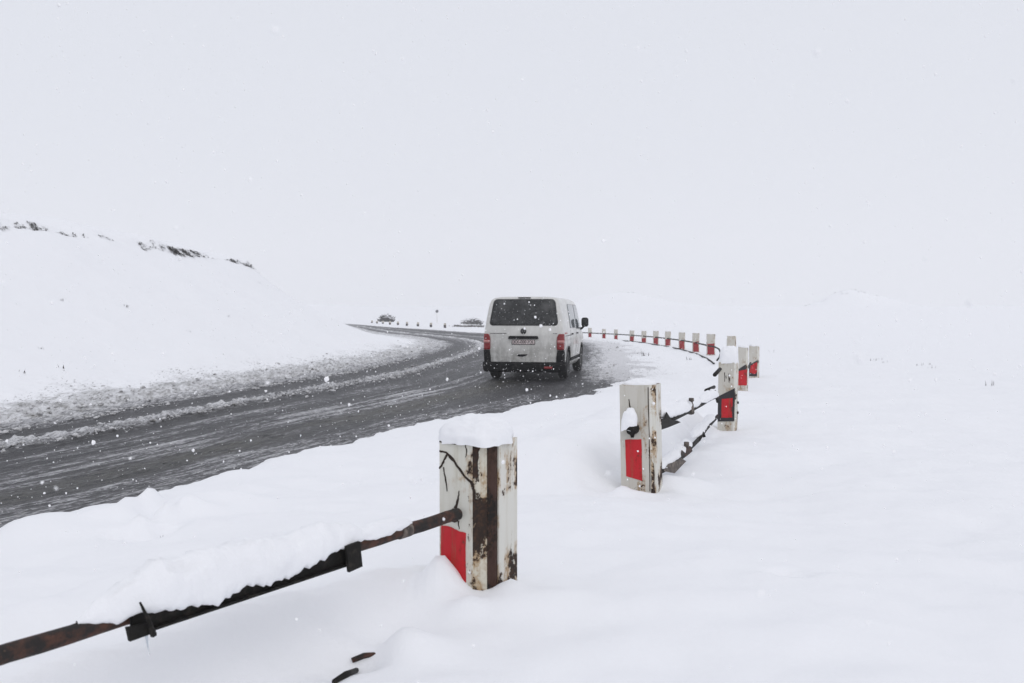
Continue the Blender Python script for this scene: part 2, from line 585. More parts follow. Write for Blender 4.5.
M_van = mat('dirty_white_van_paint', (.6, .6, .58), .35, coat=.3)
n = NT(M_van)
v = n.obj()
sepn = n.n('ShaderNodeSeparateXYZ')
n.l(v, sepn.inputs[0])
low = n.ramp(sepn.outputs['Z'], 1.25, .35)
dn = n.noise(v, 3.5, 7, .65)
dn2 = n.noise(n.mapping(v, (14, 14, 4)), 1.0, 5, .6)
mk = n.math('MULTIPLY', n.math('ADD', n.math('MULTIPLY', low, .8), .30), n.ramp(n.math('ADD', dn, n.math('MULTIPLY', dn2, .4)), .45, .9))
n.color(n.mix(mk, (.68, .675, .65), (.32, .315, .295)))
n.rough(n.ramp(mk, 0, .8, .32, .8))
M_plast = mat('black_plastic', (.018, .018, .019), .7, spec=.12)
n = NT(M_plast)
a = n.noise(n.obj(), 9, 6, .65)
n.color(n.mix(n.ramp(a, .5, .72), (.007, .007, .008), (.032, .031, .029)))
M_seam = mat('seam_shadow_rubber', (.03, .03, .03), .8)
M_glass = mat('dark_tinted_glass', (.012, .014, .014), .06, spec=.5)
n = NT(M_glass)
a = n.noise(n.obj(), 5, 6, .65)
b_ = n.noise(n.obj(), 40, 3, .6)
n.color(n.mix(n.math('MULTIPLY', n.ramp(a, .46, .72), .6), (.012, .013, .013), (.10, .10, .10)))
n.rough(n.ramp(a, .3, .7, .12, .5))
M_side = mat('side_window_glass', (.17, .19, .20), .05, spec=.7)  # daylight seen through the cab is painted into this lighter opaque base
M_gask = mat('grey_window_gasket', (.22, .22, .22), .6)
M_lamp_red = mat('red_lamp_lens', (.23, .008, .010), .25, coat=.3)
M_lamp_clear = mat('clear_lamp_lens', (.50, .20, .19), .3, coat=.4)
M_head = mat('headlight_glass', (.5, .52, .55), .1, spec=.8)
M_tyre = mat('wet_tyre_rubber', (.016, .016, .016), .65)
M_rim = mat('dirty_wheel_rim', (.20, .20, .20), .5, metal=.3)
M_chrome = mat('dull_chrome', (.22, .22, .22), .35, metal=.6)
M_plate = mat('plate_white', (.64, .55, .54), .5)
M_plate_tx = mat('plate_lettering_dark', (.07, .055, .06), .6)
M_sidered = mat('red_side_marker', (.40, .05, .04), .4)
M_grass = mat('dry_brown_grass', (.05, .042, .038), .9)
n = NT(M_grass)
n.color(n.mix(n.noise(n.obj(), 3, 3), (.022, .019, .018), (.065, .055, .046)))
M_twig = mat('bare_twigs', (.035, .033, .032), .9)
M_ice = mat('icicle_ice', (.75, .8, .85), .1)
M_ice.node_tree.nodes['Principled BSDF'].inputs['Transmission Weight'].default_value = .6
M_sign = mat('sign_grey_metal', (.10, .10, .11), .5, metal=.4)

# ------------------------------------------------------------------ ground sheet


def axis(lo, hi, c0, c1, d0, g):
    """coordinates that are dense on [c0, c1] and grow outwards"""
    mid = np.arange(c0, c1, d0)
    up, x = [], c1
    while x < hi:
        up.append(x)
        x += max(d0, d0 + g * (x - c1))
    up.append(hi)
    dn, x = [], c0
    while x > lo:
        x -= max(d0, d0 + g * (c0 - x))
        dn.append(max(x, lo))
    return np.unique(np.concatenate([dn[::-1], mid, up]))


xs = axis(-430, 430, -3.2, 2.6, .034, .0125)
ys = axis(-60, 900, 2.2, 6.8, .034, .0105)
ys = ys[(ys > -1) | (np.arange(len(ys)) % 6 == 0)]
GX, GY = np.meshgrid(xs, ys, indexing='ij')
GZ, GD = height(GX, GY, True)
V = np.stack([GX, GY, GZ], -1).reshape(-1, 3)
me = np_mesh('snow_ground', V, grid_faces(len(xs), len(ys))[:, ::-1] if False else grid_faces(len(xs), len(ys)))
fattr(me, 'dirt', GD)
tag(new_obj('snow_ground', me, M_ground), kind='structure')


def gz(x, y):
    return float(height(np.array([x], float), np.array([y], float))[0])


def hit(px, py, y0=2.0, y1=80.0, n_=500):
    """where the sight line of a photo pixel meets the ground"""
    Y = np.geomspace(y0, y1, n_)
    P = np.array([at(px, py, y)[:] for y in Y])
    d = P[:, 2] - height(P[:, 0], P[:, 1])
    k_ = np.where(d < 0)[0]
    k_ = k_[0] if len(k_) else n_ - 1
    return Vector(P[k_])


# ------------------------------------------------------------------ road sheet
NS = 1500
w = np.linspace(0, 1, NS)
# dense close to the camera: map to parameter of the pair list
tpar = np.interp(w, [0, .06, .72, .92, 1], [0, 3.2, 9.6, 14.5, 20])
idx = tpar / 20 * (NI - 1)
Ii = np.stack([np.interp(idx, np.arange(NI), I_LINE[:, k]) for k in (0, 1)], 1)
Ei = np.stack([np.interp(idx, np.arange(NI), E_LINE[:, k]) for k in (0, 1)], 1)
mid = (Ii + Ei) / 2
arc = np.concatenate([[0], np.cumsum(np.hypot(*(mid[1:] - mid[:-1]).T))])
NU = 190
u = np.linspace(-.14, 1.16, NU)
RX = Ii[:, None, 0] + (Ei - Ii)[:, None, 0] * u[None]
RY = Ii[:, None, 1] + (Ei - Ii)[:, None, 1] * u[None]
U = np.broadcast_to(u[None], RX.shape)
S = np.broadcast_to(arc[:, None], RX.shape)
Uw = U + .010 * perlin(S * .09, S * 0, 51) + .006 * perlin(S * .5, U * 3, 52)
lon = perlin(U * 40, S * .35, 53)
lon2 = perlin(U * 90, S * .8, 54)
patch = fbm(RX * .35, RY * .35, 2, 55)
chunk = fbm(RX * 3.2, RY * 3.2, 3, 57)


def band(c, wd):
    return np.exp(-((Uw - c) / wd) ** 2)


ridge = (band(.275, .026) + .45 * band(.245, .02)) * np.clip(.95 + .3 * patch + .6 * chunk, .25, 1.5)
edge_in = ss(.12, .03, Uw + .03 * patch) * (.75 + .35 * chunk)
slush = .17 + .16 * lon + .08 * lon2 + .10 * band(.50, .16) + .06 * patch
slush = slush + ridge * .85 + edge_in
slush = slush + band(.20, .035) * .18
slush = slush + (band(.44, .015) * .25 + band(.49, .010) * .25 + band(.40, .018) * .35 + band(.53, .016) * .62 + band(.575, .014) * .68 + band(.61, .011) * .5) * np.clip(.85 + .5 * lon2 + .4 * patch, 0, 1.5)
ou = np.interp(RY, [10, 16, 22], [.71, .78, .86])
slush = slush + ss(ou, ou + .03, Uw + .02 * patch + .008 * chunk) * (.40 + .1 * chunk)
slush = slush - (band(.145, .03) + band(.345, .025) + band(.465, .025)) * .26
bend = ss(44, 58, RY) * ss(-6, 3, RX) * ss(.7, .35, U)
slush = slush + .22 * ss(36, 46, RY) * ss(.45, .15, U) + .05 * ss(40, 60, RY)
# melted dark patch behind the van, and the van's underside shade painted in
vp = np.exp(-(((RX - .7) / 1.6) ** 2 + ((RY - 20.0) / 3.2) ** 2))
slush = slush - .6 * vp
# dirty half-melted verge right of the van
vg = ss(19, 23, RY) * ss(60, 45, RY)
slush = slush + vg * ss(.84, 1.05, Uw + .04 * chunk) * 1.5
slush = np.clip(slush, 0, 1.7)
brown = np.clip(band(.665, .055) * (.8 + .6 * patch) * ss(34, 22, RY) + band(.275, .035) * .9 * ss(-.2, .4, patch + .5 * chunk), 0, 1)
chunk2 = fbm(RX * 9, RY * 9, 2, 58)
RZ = .012 + .06 * ridge * (.7 + .35 * chunk + .35 * chunk2) + .035 * np.clip(edge_in, 0, 1) * (1 + chunk) + .016 * np.clip(slush, 0, 1) * (1 + .5 * lon) + .004 * lon2
RZ = RZ + .02 * band(.665, .06) * np.clip(chunk, 0, 1) - .012
V = np.stack([RX, RY, RZ], -1).reshape(-1, 3)
me = np_mesh('road', V, grid_faces(NS, NU)[:, ::-1])
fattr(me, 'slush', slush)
fattr(me, 'brown', brown)
uvl = me.uv_layers.new(name='road')
li = np.empty(len(me.loops), np.int32)
me.loops.foreach_get('vertex_index', li)
uvd = np.stack([(U * 7).ravel()[li], S.ravel()[li]], 1).astype(np.float32)
uvl.data.foreach_set('uv', uvd.ravel())
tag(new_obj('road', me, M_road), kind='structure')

# ------------------------------------------------------------------ settled snow helper
SNOW_V, SNOW_F = [], []


def snow_add(V, F):
    b = sum(len(v) for v in SNOW_V)
    SNOW_V.append(np.asarray(V, float))
    SNOW_F.append(np.asarray(F) + b)


def snow_dome(c, rx, ry, h, rot=0.0, seed=0, rough=.12, sq=2.6, nlat=22, nlon=44, under=.02):
    """pillow of snow on a flat top: rounded square plan"""
    V = []
    cr, sr = math.cos(rot), math.sin(rot)
    for i in range(nlat + 1):
        ph = (i / nlat) * math.pi / 2
        for k in range(nlon):
            th = 2 * math.pi * k / nlon
            ct, st_ = math.cos(th), math.sin(th)
            q = (abs(ct) ** sq + abs(st_) ** sq) ** (-1 / sq)
            rad = math.sin(ph) ** .9 if ph > 0 else 0
            x, y = rx * q * ct * rad, ry * q * st_ * rad
            z = h * max(math.cos(ph), 0) ** .72
            V.append((x, y, z))
    V = np.array(V)
    nn = fbm(V[:, 0] * 9 + seed * 3.1, V[:, 1] * 9 + V[:, 2] * 7, 3, 61 + seed)
    n2 = fbm(V[:, 0] * 38 + seed, V[:, 1] * 38 + V[:, 2] * 30, 2, 64 + seed)
    V *= (1 + rough * nn + .045 * n2)[:, None]
    low = V[:, 2] < h * .12
    V[:, 2] = np.where(low, V[:, 2] - under * (1 + 1.1 * nn), V[:, 2])
    X = c[0] + cr * V[:, 0] - sr * V[:, 1]
    Y = c[1] + sr * V[:, 0] + cr * V[:, 1]
    Z = c[2] + V[:, 2]
    F = []
    for i in range(nlat):
        for k in range(nlon):
            a, b = i * nlon + k, i * nlon + (k + 1) % nlon
            F.append([a, a + nlon, b + nlon, b])
    snow_add(np.stack([X, Y, Z], 1), F)


def snow_sweep(path, wid, hgt, droop=.02, seed=0, step=.012, side=1.0, lumps=.25, taper=.12, na=20):
    """snow lying along a rail; path points carry the height of the rail's top"""
    P = np.array([tuple(p) for p in path], float)
    L = np.concatenate([[0], np.cumsum(np.linalg.norm(P[1:] - P[:-1], axis=1))])
    n = max(8, int(L[-1] / step))
    l = np.linspace(0, L[-1], n)
    Q = np.stack([np.interp(l, L, P[:, k]) for k in range(3)], 1)
    T = np.gradient(Q, axis=0)
    T[:, 2] = 0
    T /= np.linalg.norm(T, axis=1)[:, None]
    Nn = np.stack([T[:, 1], -T[:, 0], 0 * T[:, 0]], 1)
    env = np.clip(np.minimum(l, L[-1] - l) / (taper * 1.0), 0.02, 1) ** .6
    big = 1 + lumps * fbm(l * 3.1, l * 0 + seed * 7.7, 3, 71)
    V = []
    th = np.linspace(-.62, math.pi + .62, na)
    for j, t in enumerate(th):
        cx, cz = math.cos(t), math.sin(t)
        nz = fbm(l * 11, np.full(n, t * 1.6 + seed), 3, 74)
        nf = fbm(l * 60, np.full(n, t * 6 + seed), 2, 79)
        rad = 1 + .12 * nz + .03 * nf
        off = wid * cx * rad * env * np.sqrt(np.clip(big, .3, 2))
        zz = np.where(cz > 0, hgt * (abs(cz) ** .85) * rad * big, -droop * abs(cz) / .58 * (1 + .8 * fbm(l * 5, l * 0 + seed + 3, 4, 83) + .35 * fbm(l * 40, l * 0 + seed + 3, 2, 87))) * env
        V.append(Q + Nn * off[:, None] + np.array([0, 0, 1]) * zz[:, None])
    V = np.stack(V, 1).reshape(-1, 3)
    F = [[i * na + j, i * na + (j + 1) % na, (i + 1) * na + (j + 1) % na, (i + 1) * na + j] for i in range(n - 1) for j in range(na)]
    snow_add(V, F)


# ------------------------------------------------------------------ guard posts
POSTS_GROUP = 'white and red guard posts along the road'


def frame(T):
    T = Vector((T[0], T[1], 0)).normalized()
    return math.atan2(T.y, T.x) - math.pi / 2     # local y looks along the rail, local x to the right


def face_poly(mb, pts, y, th, mi=0):
    """a flat plate on the front face: pts in (x, z), its front at local y - th"""
    n_ = len(pts)
    V = [(p[0], y, p[1]) for p in pts] + [(p[0], y - th, p[1]) for p in pts]
    Fs = [list(range(n_, 2 * n_))] + [[k, (k + 1) % n_, n_ + (k + 1) % n_, n_ + k] for k in range(n_)]
    mb.add(V, Fs, mi)


def crack(mb, pts, wd, y, mi):
    """a narrow open crack drawn on the front face as a thin raised scar"""
    P_, W_ = [pts[0]], [wd[0]]
    for i in range(len(pts) - 1):
        for q in range(1, 5):
            t = q / 4
            j_ = 0 if q == 4 else .0022
            P_.append((pts[i][0] + (pts[i + 1][0] - pts[i][0]) * t + random.uniform(-j_, j_), pts[i][1] + (pts[i + 1][1] - pts[i][1]) * t + random.uniform(-j_, j_)))
            W_.append((wd[i] + (wd[i + 1] - wd[i]) * t) * random.uniform(.6, 1.25))
    pts, wd = P_, W_
    for i in range(len(pts) - 1):
        (x0, z0), (x1, z1) = pts[i], pts[i + 1]
        dx, dz = x1 - x0, z1 - z0
        L_ = math.hypot(dx, dz) or 1
        w0, w1 = (wd[i], wd[i + 1])
        nx, nz = -dz / L_, dx / L_
        face_poly(mb, [(x0 - nx * w0, z0 - nz * w0), (x1 - nx * w1, z1 - nz * w1), (x1 + nx * w1, z1 + nz * w1), (x0 + nx * w0, z0 + nz * w0)], y, .0012 + .00012 * i, mi)


def ragged(pts, amp, per=6):
    out = []
    n_ = len(pts)
    for i in range(n_):
        (x0, z0), (x1, z1) = pts[i], pts[(i + 1) % n_]
        for k in range(per):
            t = k / per
            out.append((x0 + (x1 - x0) * t + random.uniform(-amp, amp), z0 + (z1 - z0) * t + random.uniform(-amp, amp)))
    return out


# --- nearest post
c1 = Vector((-.123, 3.3, 0))
rz1 = frame((.52, .855))
p1 = empty('guard_post', (c1.x, c1.y, gz(c1.x, c1.y) - .05), rz1)
tag(p1, 'nearest big white guard post with a peeling rusty corner and a slanting dark crack', 'guard post', POSTS_GROUP)
zb1 = p1.location.z
top1, bot1 = 1.15 - zb1, -.25
mb = MB()
poly = [(-.105, -.10), (.040, -.10), (.079, -.061), (.084, -.03), (.088, .10), (-.105, .10)]
mb.prism(poly, bot1, top1, 0, [0, 1, 1, 1, 0, 0], 1)


def zf(py):                                     # height of a photo row on the front face of the nearest post
    return at(460, py, 3.24).z - zb1


def xf(px):                                     # across the front face, from the photo column
    return -.105 + (px - 438.5) / 37.0 * .150


for pts, wds in (([(438.5, 452), (446, 453), (455, 461), (466, 475), (474, 481)], [.003, .005, .005, .004, .006]),
                 ([(474, 481), (476, 489), (476.5, 497)], [.006, .006, .003]),
                 ([(447, 455), (443, 463), (438.5, 470)], [.004, .004, .003]),
                 ([(443, 468), (445, 478), (447, 492)], [.002, .003, .001]),
                 ([(456, 508), (459, 498), (460, 490)], [.009, .005, .001]),
                 ([(459, 520), (460, 528)], [.004, .001]),
                 ([(438.6, 442.5), (455, 443.5), (472, 442.5)], [.0025, .003, .001]),
                 ([(467, 443), (468, 452), (467, 456)], [.002, .002, .001])):
    crack(mb, [(xf(a), zf(b)) for a, b in pts], wds, -.10, 2)
mb.build('post_shaft', [M_post, M_peel, M_dark], p1)
mb = MB()                                       # the steel plate bolted on the right side, with a dark gap before it
mb.box((.101, .036, (top1 + bot1) / 2), (.010, .128, top1 - bot1 + .012))
mb.build('side_plate', M_edge, p1)
mb = MB()
mb.prism([(.076, -.0625), (.080, -.0635), (.1005, -.041), (.1005, -.030), (.084, -.030)], bot1, top1 + .006, 0)
mb.build('rusted_joint', M_joint, p1)
mb = MB()
face_poly(mb, ragged([(xf(440.5), zf(527)), (xf(440.5), zf(590)), (xf(467), zf(590)), (xf(467), zf(531)), (xf(460), zf(530)), (xf(450), zf(527))], .0012, 4), -.10, .003)
mb.build('red_panel', M_red, p1)
mb = MB()
hx, hz = xf(455), zf(515)
face_poly(mb, [(hx + .022 * math.cos(t), hz + .026 * math.sin(t)) for t in np.linspace(0, 2 * math.pi, 14)[:-1]], -.10, .004)
mb.build('rail_socket', M_dark, p1)
snow_dome((c1.x, c1.y, 1.148), .122, .116, .088, rz1, 1, .14, 2.8, under=.006)


def post(px, Y, top_px, T, label, w_=.2, dep=.18, base_px=None, tilt=(0, 0), mats=(M_post2, M_edge), pos=None):
    ptop = at(px, top_px, Y)
    g = at(px, base_px, Y).z if base_px else gz(ptop.x, Y)
    rz = frame(T)
    o = empty('guard_post', (ptop.x, Y, g), rz, tilt)
    tag(o, label, 'guard post', POSTS_GROUP)
    h = ptop.z - g
    mb = MB()
    a, b = w_ / 2, dep / 2
    cf = .035
    mb.prism([(-a, -b), (a - cf, -b), (a, -b + cf), (a, b), (-a, b)], -.35, h, 0, [0, 1, 1, 0, 0], 1)
    return o, h, mb, b, mats, rz


GZs = {}
# --- second post
o, h, mb, b, mats, rz = post(642.5, 6.0, 384, (.36, .93), 'white guard post with a red rectangle below a snow clump and broken rail stub', .235, .2, 489, (0, R(-1.2)), (M_post2, M_edge, M_dark, M_peel))
k = h / 105.0                                   # metres per photo row on this post
crack(mb, [(-.055, h - 14 * k), (-.045, h - 24 * k), (-.038, h - 33 * k)], [.003, .004, .003], -b, 2)
crack(mb, [(-.060, h - 37 * k), (-.040, h - 33 * k), (-.018, h - 24 * k)], [.002, .004, .002], -b, 2)
crack(mb, [(.075, h - 2 * k), (.078, h - 50 * k), (.076, h - 104 * k)], [.003, .002, .003], -b, 2)
face_poly(mb, ragged([(.086, h - 70 * k), (.088, h - 112 * k), (.107, h - 112 * k), (.104, h - 80 * k)], .003, 4), -b + .02, .022, 3)
mb.build('post_shaft', list(mats), o)
mb = MB()
face_poly(mb, ragged([(-.085, h - 54 * k), (-.080, h - 90 * k), (.026, h - 94 * k), (.026, h - 53 * k)], .0015, 4), -b, .003)
mb.build('red_panel', M_red, o)
mb = MB()
mb.tube([(-.028, -b + .01, h - 43 * k), (-.028, -b - .05, h - 43 * k), (-.032, -b - .075, h - 44.5 * k)], [.040, .036, .028], 12, noise=.12)
mb.tube([(-.028, -b - .03, h - 43 * k), (-.026, -b - .04, h - 51 * k)], [.03, .010], 8, noise=.1)
mb.build('rail_stub', M_iron, o)
wp = o.matrix_basis @ Vector((-.045, -b - .035, h - 40 * k))
snow_dome(wp, .050, .042, .125, rz, 2, .2, 2.2, under=.02)
wp = o.matrix_basis @ Vector((0, 0, h - .002))
snow_dome(wp, .105, .10, .035, rz, 3, .2, 3.2, under=.006)
P2O = o
# --- third post, tall snow cap
o, h, mb, b, mats, rz = post(728, 9.9, 362, (.32, .95), 'white guard post under a tall snow cap, red panel in black band', .2, .18, 427, (0, R(.6)), (M_post2, M_edge, M_dark))
k = h / 65.0
for x0, a0, a1 in ((-.035, 10, 19), (-.02, 13, 16), (.012, 11, 20), (.02, 15, 18)):
    crack(mb, [(x0, h - a0 * k), (x0 + .004, h - a1 * k)], [.005, .004], -b, 2)
mb.build('post_shaft', list(mats), o)
mb = MB()
face_poly(mb, [(-.099, h - 34 * k), (.080, h - 25 * k), (.080, h - 58 * k), (-.099, h - 59 * k)], -b, .003)
pn = mb.build('black_band', M_band, o)
mb = MB()
face_poly(mb, ragged([(-.060, h - 36.5 * k), (.056, h - 35 * k), (.056, h - 54 * k), (-.060, h - 55 * k)], .003, 3), -b - .003, .003)
mb.build('red_panel', M_red, o)
wp = o.matrix_basis @ Vector((0, 0, h - .002))
snow_dome(wp, .105, .10, .18, rz, 4, .12, 3.0, under=.01)
for zz in (40, 50):
    mb = MB()
    mb.tube([(.10, -.02, h - zz * k), (.118, -.02, h - zz * k)], .014, 8)
    mb.build('side_bolt', M_rust, o)
P3O = o
# --- fourth and fifth post
o, h, mb, b, mats, rz = post(743.3, 15.7, 347, (.29, .957), 'narrow white guard post with a long red panel, just right of the tall snow cap', .165, .16, 386)
k = h / 39.0
mb.build('post_shaft', list(mats), o)
mb = MB()
face_poly(mb, [(-.081, h - 22 * k), (.05, h - 17 * k), (.05, h - 24 * k), (-.081, h - 25 * k)], -b, .003)
mb.build('black_band', M_band, o)
mb = MB()
face_poly(mb, ragged([(-.080, h - 24 * k), (.07, h - 22 * k), (.07, h - 38 * k), (-.080, h - 38 * k)], .003, 3), -b - .003, .003)
mb.build('red_panel', M_red, o)
snow_dome(o.matrix_basis @ Vector((0, 0, h - .002)), .09, .085, .04, rz, 5, .12, 3, under=.006)
P4O = o
o, h, mb, b, mats, rz = post(754.3, 20, 346, (.31, .95), 'rightmost white guard post with a slanted black band over a speckled red patch', .215, .17, 377)
k = h / 31.0
mb.build('post_shaft', list(mats), o)
mb = MB()
face_poly(mb, [(-.105, h - 19 * k), (.07, h - 14 * k), (.07, h - 30 * k), (-.105, h - 30 * k)], -b, .003)
mb.build('black_band', M_band, o)
mb = MB()
face_poly(mb, ragged([(-.070, h - 19.5 * k), (.062, h - 16 * k), (.068, h - 25 * k), (.02, h - 28 * k), (-.085, h - 26 * k)], .010, 4), -b - .003, .003)
mb.build('red_panel', M_red, o)
snow_dome(o.matrix_basis @ Vector((0, 0, h - .002)), .11, .09, .05, rz, 6, .12, 3, under=.006)
P5O = o
# --- sixth: only its top shows behind the tall cap
o, h, mb, b, mats, rz = post(731.5, 27, 336, (.12, .99), 'greyish guard post top peeking out behind the tall snow cap', .26, .18)
mb.build('post_shaft', [M_post2, M_edge], o)
# --- the row along the bend
ROW = [(711, 33, 334, 353, 8, .5), (696, 36, 333, 350.5, 6.5, .48), (682, 39, 332.5, 348, 6, .5), (668, 42, 331.5, 346.5, 5.5, .48), (656, 44.5, 331, 345, 5.2, .5),
       (644, 47, 331, 344, 4.6, .46), (632, 49.5, 330.5, 342.5, 4.4, .5), (616, 52, 329.5, 340.5, 3.6, .46), (604, 54, 329, 339, 3.5, .5), (590, 56, 328, 337.5, 3.4, .5)]
ORD = ['largest, beside the curled rail end', 'second from the curled rail end', 'third from the curled rail end', 'fourth from the curled rail end', 'fifth from the curled rail end',
       'sixth from the curled rail end', 'fourth from the van mirror', 'third from the van mirror', 'second from the van mirror', 'smallest, right beside the van mirror']
rowpts = [at(r[0], r[3], r[1]) for r in ROW]
for i, (px, Y, tp, bp, wpx, redf) in enumerate(ROW):
    a, c_ = rowpts[max(i - 1, 0)], rowpts[min(i + 1, len(ROW) - 1)]
    T = c_ - a
    w_ = wpx * Y / F_PX
    o, h, mb, b, mats, rz = post(px, Y, tp, (T.x, T.y), 'small red-footed post of the far bend row, ' + ORD[i], w_, .16, bp)
    mb.build('post_shaft', list(mats), o)
    mb = MB()
    o.rotation_euler.z = frame((T.x * .4, max(T.y, 1)))
    face_poly(mb, ragged([(-w_ / 2 + .002, h * (redf + random.uniform(-.04, .02))), (w_ / 2 - .04, h * (redf + random.uniform(-.0, .06))), (w_ / 2 - .036, -.05), (-w_ / 2 + .002, -.05)], .006, 3), -b, .004)
    mb.build('red_panel', M_red2, o)
    snow_dome(o.matrix_basis @ Vector((0, 0, h - .002)), w_ * .5, .08, random.uniform(.03, .06), o.rotation_euler.z, 7 + i, .12, 3, 8, 16, .004)
# --- the tiny posts along the far stretch
FAR = [(445, 323.2, 328.2, 88), (431, 322.8, 327.8, 92), (418, 322.3, 327.2, 96), (407, 321.8, 326.6, 100), (398, 321.5, 326.1, 104), (390, 321.2, 325.7, 108), (383, 320.9, 325.2, 113), (377, 320.6, 324.9, 118), (372, 320.4, 324.5, 123)]
FORD = ['nearest the van', 'second from the van end', 'third from the van end', 'fourth from the van end', 'middle one of nine', 'fourth from the left end', 'third from the left end', 'second from the left end', 'farthest left']
FM = (M_band, M_edge)
for i, (px, tp, bp, Y) in enumerate(FAR):
    o, h, mb, b, mats, rz = post(px, Y, tp, (-.35, .93), 'tiny distant post on the far straight, ' + FORD[i], .22, .2, bp)
    mb.m = [0 if f == 1 else f for f in mb.m]
    mb.build('post_shaft', [M_post2, M_edge], o)
    mb = MB()
    rot = frame((.1, 1))
    o.rotation_euler.z = rot
    face_poly(mb, [(-.115, h * .62), (.115, h * .62), (.115, -.1), (-.115, -.1)], -b, .01)
    mb.build('black_band', M_band, o)

# ------------------------------------------------------------------ rails
RG = 'rusty guard rails between the posts'
railA, railB = at(458, 514, 3.20), Vector((-1.75, .98, .872))
dv = (railB - railA)
L1 = dv.length
du = dv.normalized()
nrm = Vector((du.y, -du.x, 0)).normalized()     # towards the camera side
if nrm.dot(Vector((0, 0, 0)) - Vector((railA.x, railA.y, 0))) < 0:
    nrm = -nrm


def on_rail(px, off=0.0):
    """distance along the near rail at photo column px"""
    k_ = (px - 512) / F_PX
    # solve (A.x + s dx) = k' * (A.y + s dy), lens depth close to world y
    A_ = railA + nrm * off
    return (k_ * A_.y - A_.x) / (du.x - k_ * du.y)


g = empty('guard_rail', railA + du * 1.0)
tag(g, 'long rusty rail with black iron beam left of the nearest post', 'guard rail', RG)


def loc(p):
    return Vector(p) - g.location


mb = MB()
npt = 40
mb.tube([loc(railA + du * (L1 * i / npt) + Vector((0, 0, .0015 * math.sin(i * 1.7)))) for i in range(npt + 1)], .0215, 14, noise=.035)
mb.build('rail_pipe', M_rust, g)
s0, s1 = on_rail(354, .04), on_rail(128, .04)
mb = MB()
# angle iron: upright flange with a short lower lip, sampled for a slightly wavy edge
nb = 30
V, Fs = [], []
for i in range(nb + 1):
    s = s0 + (s1 - s0) * i / nb
    p = railA + du * s + nrm * .030
    wob = .0015 * math.sin(i * 2.1) + random.uniform(-.0012, .0012)
    for (q, z) in ((.0, .036 + wob), (.006, .036 + wob), (.006, -.030 + wob * .5), (.022, -.030 + wob * .5), (.022, -.036), (.0, -.036)):
        V.append(loc(p + nrm * q + Vector((0, 0, z))))
for i in range(nb):
    for k in range(6):
        Fs.append([i * 6 + k, i * 6 + (k + 1) % 6, (i + 1) * 6 + (k + 1) % 6, (i + 1) * 6 + k])
Fs += [[5, 4, 3, 2, 1, 0], [nb * 6 + k for k in range(6)]]
mb.add(V, Fs)
mb.build('iron_beam', M_iron, g)


def plate(name, pts, thick, mat_, off, par=g, s_ref=None):
    """a plate in the vertical plane of the rail: pts are (distance along, height)"""
    mb = MB()
    A_ = [loc(railA + du * s + nrm * off + Vector((0, 0, z))) for s, z in pts]
    B_ = [loc(railA + du * s + nrm * (off + thick) + Vector((0, 0, z))) for s, z in pts]
    n_ = len(pts)
    mb.add(A_ + B_, [list(range(n_))[::-1], list(range(n_, 2 * n_))] + [[k, (k + 1) % n_, n_ + (k + 1) % n_, n_ + k] for k in range(n_)])
    return mb.build(name, mat_, par)


def srow(px, py):
    s = on_rail(px, .055)
    p = railA + du * s + nrm * .055
    return s, at(px, py, p.y).z - railA.z - du.z * s


plate('end_plate', [srow(357, 541), srow(359.5, 566), srow(346, 572), srow(343, 546)], .010, M_iron, .053)
plate('end_plate', [srow(147, 622), srow(149, 632), srow(124, 641), srow(121, 627)], .010, M_iron, .053)
mb = MB()
sA, sB = srow(132, 601), srow(146, 634)
mb.tube([loc(railA + du * sA[0] + nrm * .072 + Vector((0, 0, sA[1] - .0))), loc(railA + du * ((sA[0] + sB[0]) / 2) + nrm * .076 + Vector((0, 0, (sA[1] + sB[1]) / 2))), loc(railA + du * sB[0] + nrm * .07 + Vector((0, 0, sB[1])))], [.0025, .005, .008], 6)
mb.build('welded_strut', M_iron, g)
mb = MB()
pj = railA + du * on_rail(404)
mb.tube([loc(pj - du * .02), loc(pj + du * .03)], .024, 14, noise=.04)
mb.build('pipe_collar', M_ochre, g)
# icicle below the strut
p_ = at(146, 634, (railA + du * on_rail(146) + nrm * .06).y)
ic = empty('icicle', p_)
mb = MB()
mb.tube([(0, 0, .006), (.002, 0, -.012), (.004, 0, -.03), (.008, 0, -.052)], [.006, .0045, .003, .0008], 8)
ic_ = mb.build('ice_spike', M_ice, ic)
COL.objects.unlink(ic)
bpy.data.objects.remove(ic)
ic_.name = 'icicle'
ic_.location = p_
tag(ic_, 'thin icicle hanging from the black beam at the left strut', 'icicle')
# snow heaped on the rail
pts = []
for px, lift in ((72, .018), (100, .02), (128, .03), (150, .026), (200, .018), (250, .024), (300, .022), (335, .03), (348, .036), (362, .02), (392, .018), (412, .014)):
    s = on_rail(px)
    q = .0 if px > 362 or px < 128 else .012
    pts.append(railA + du * s + nrm * q + Vector((0, 0, lift)))
snow_sweep(pts[0:10], .060, .095, .024, 1, .004, lumps=.28, taper=.2)
snow_sweep(pts[8:12], .030, .05, .010, 3, .006, lumps=.3, taper=.10)

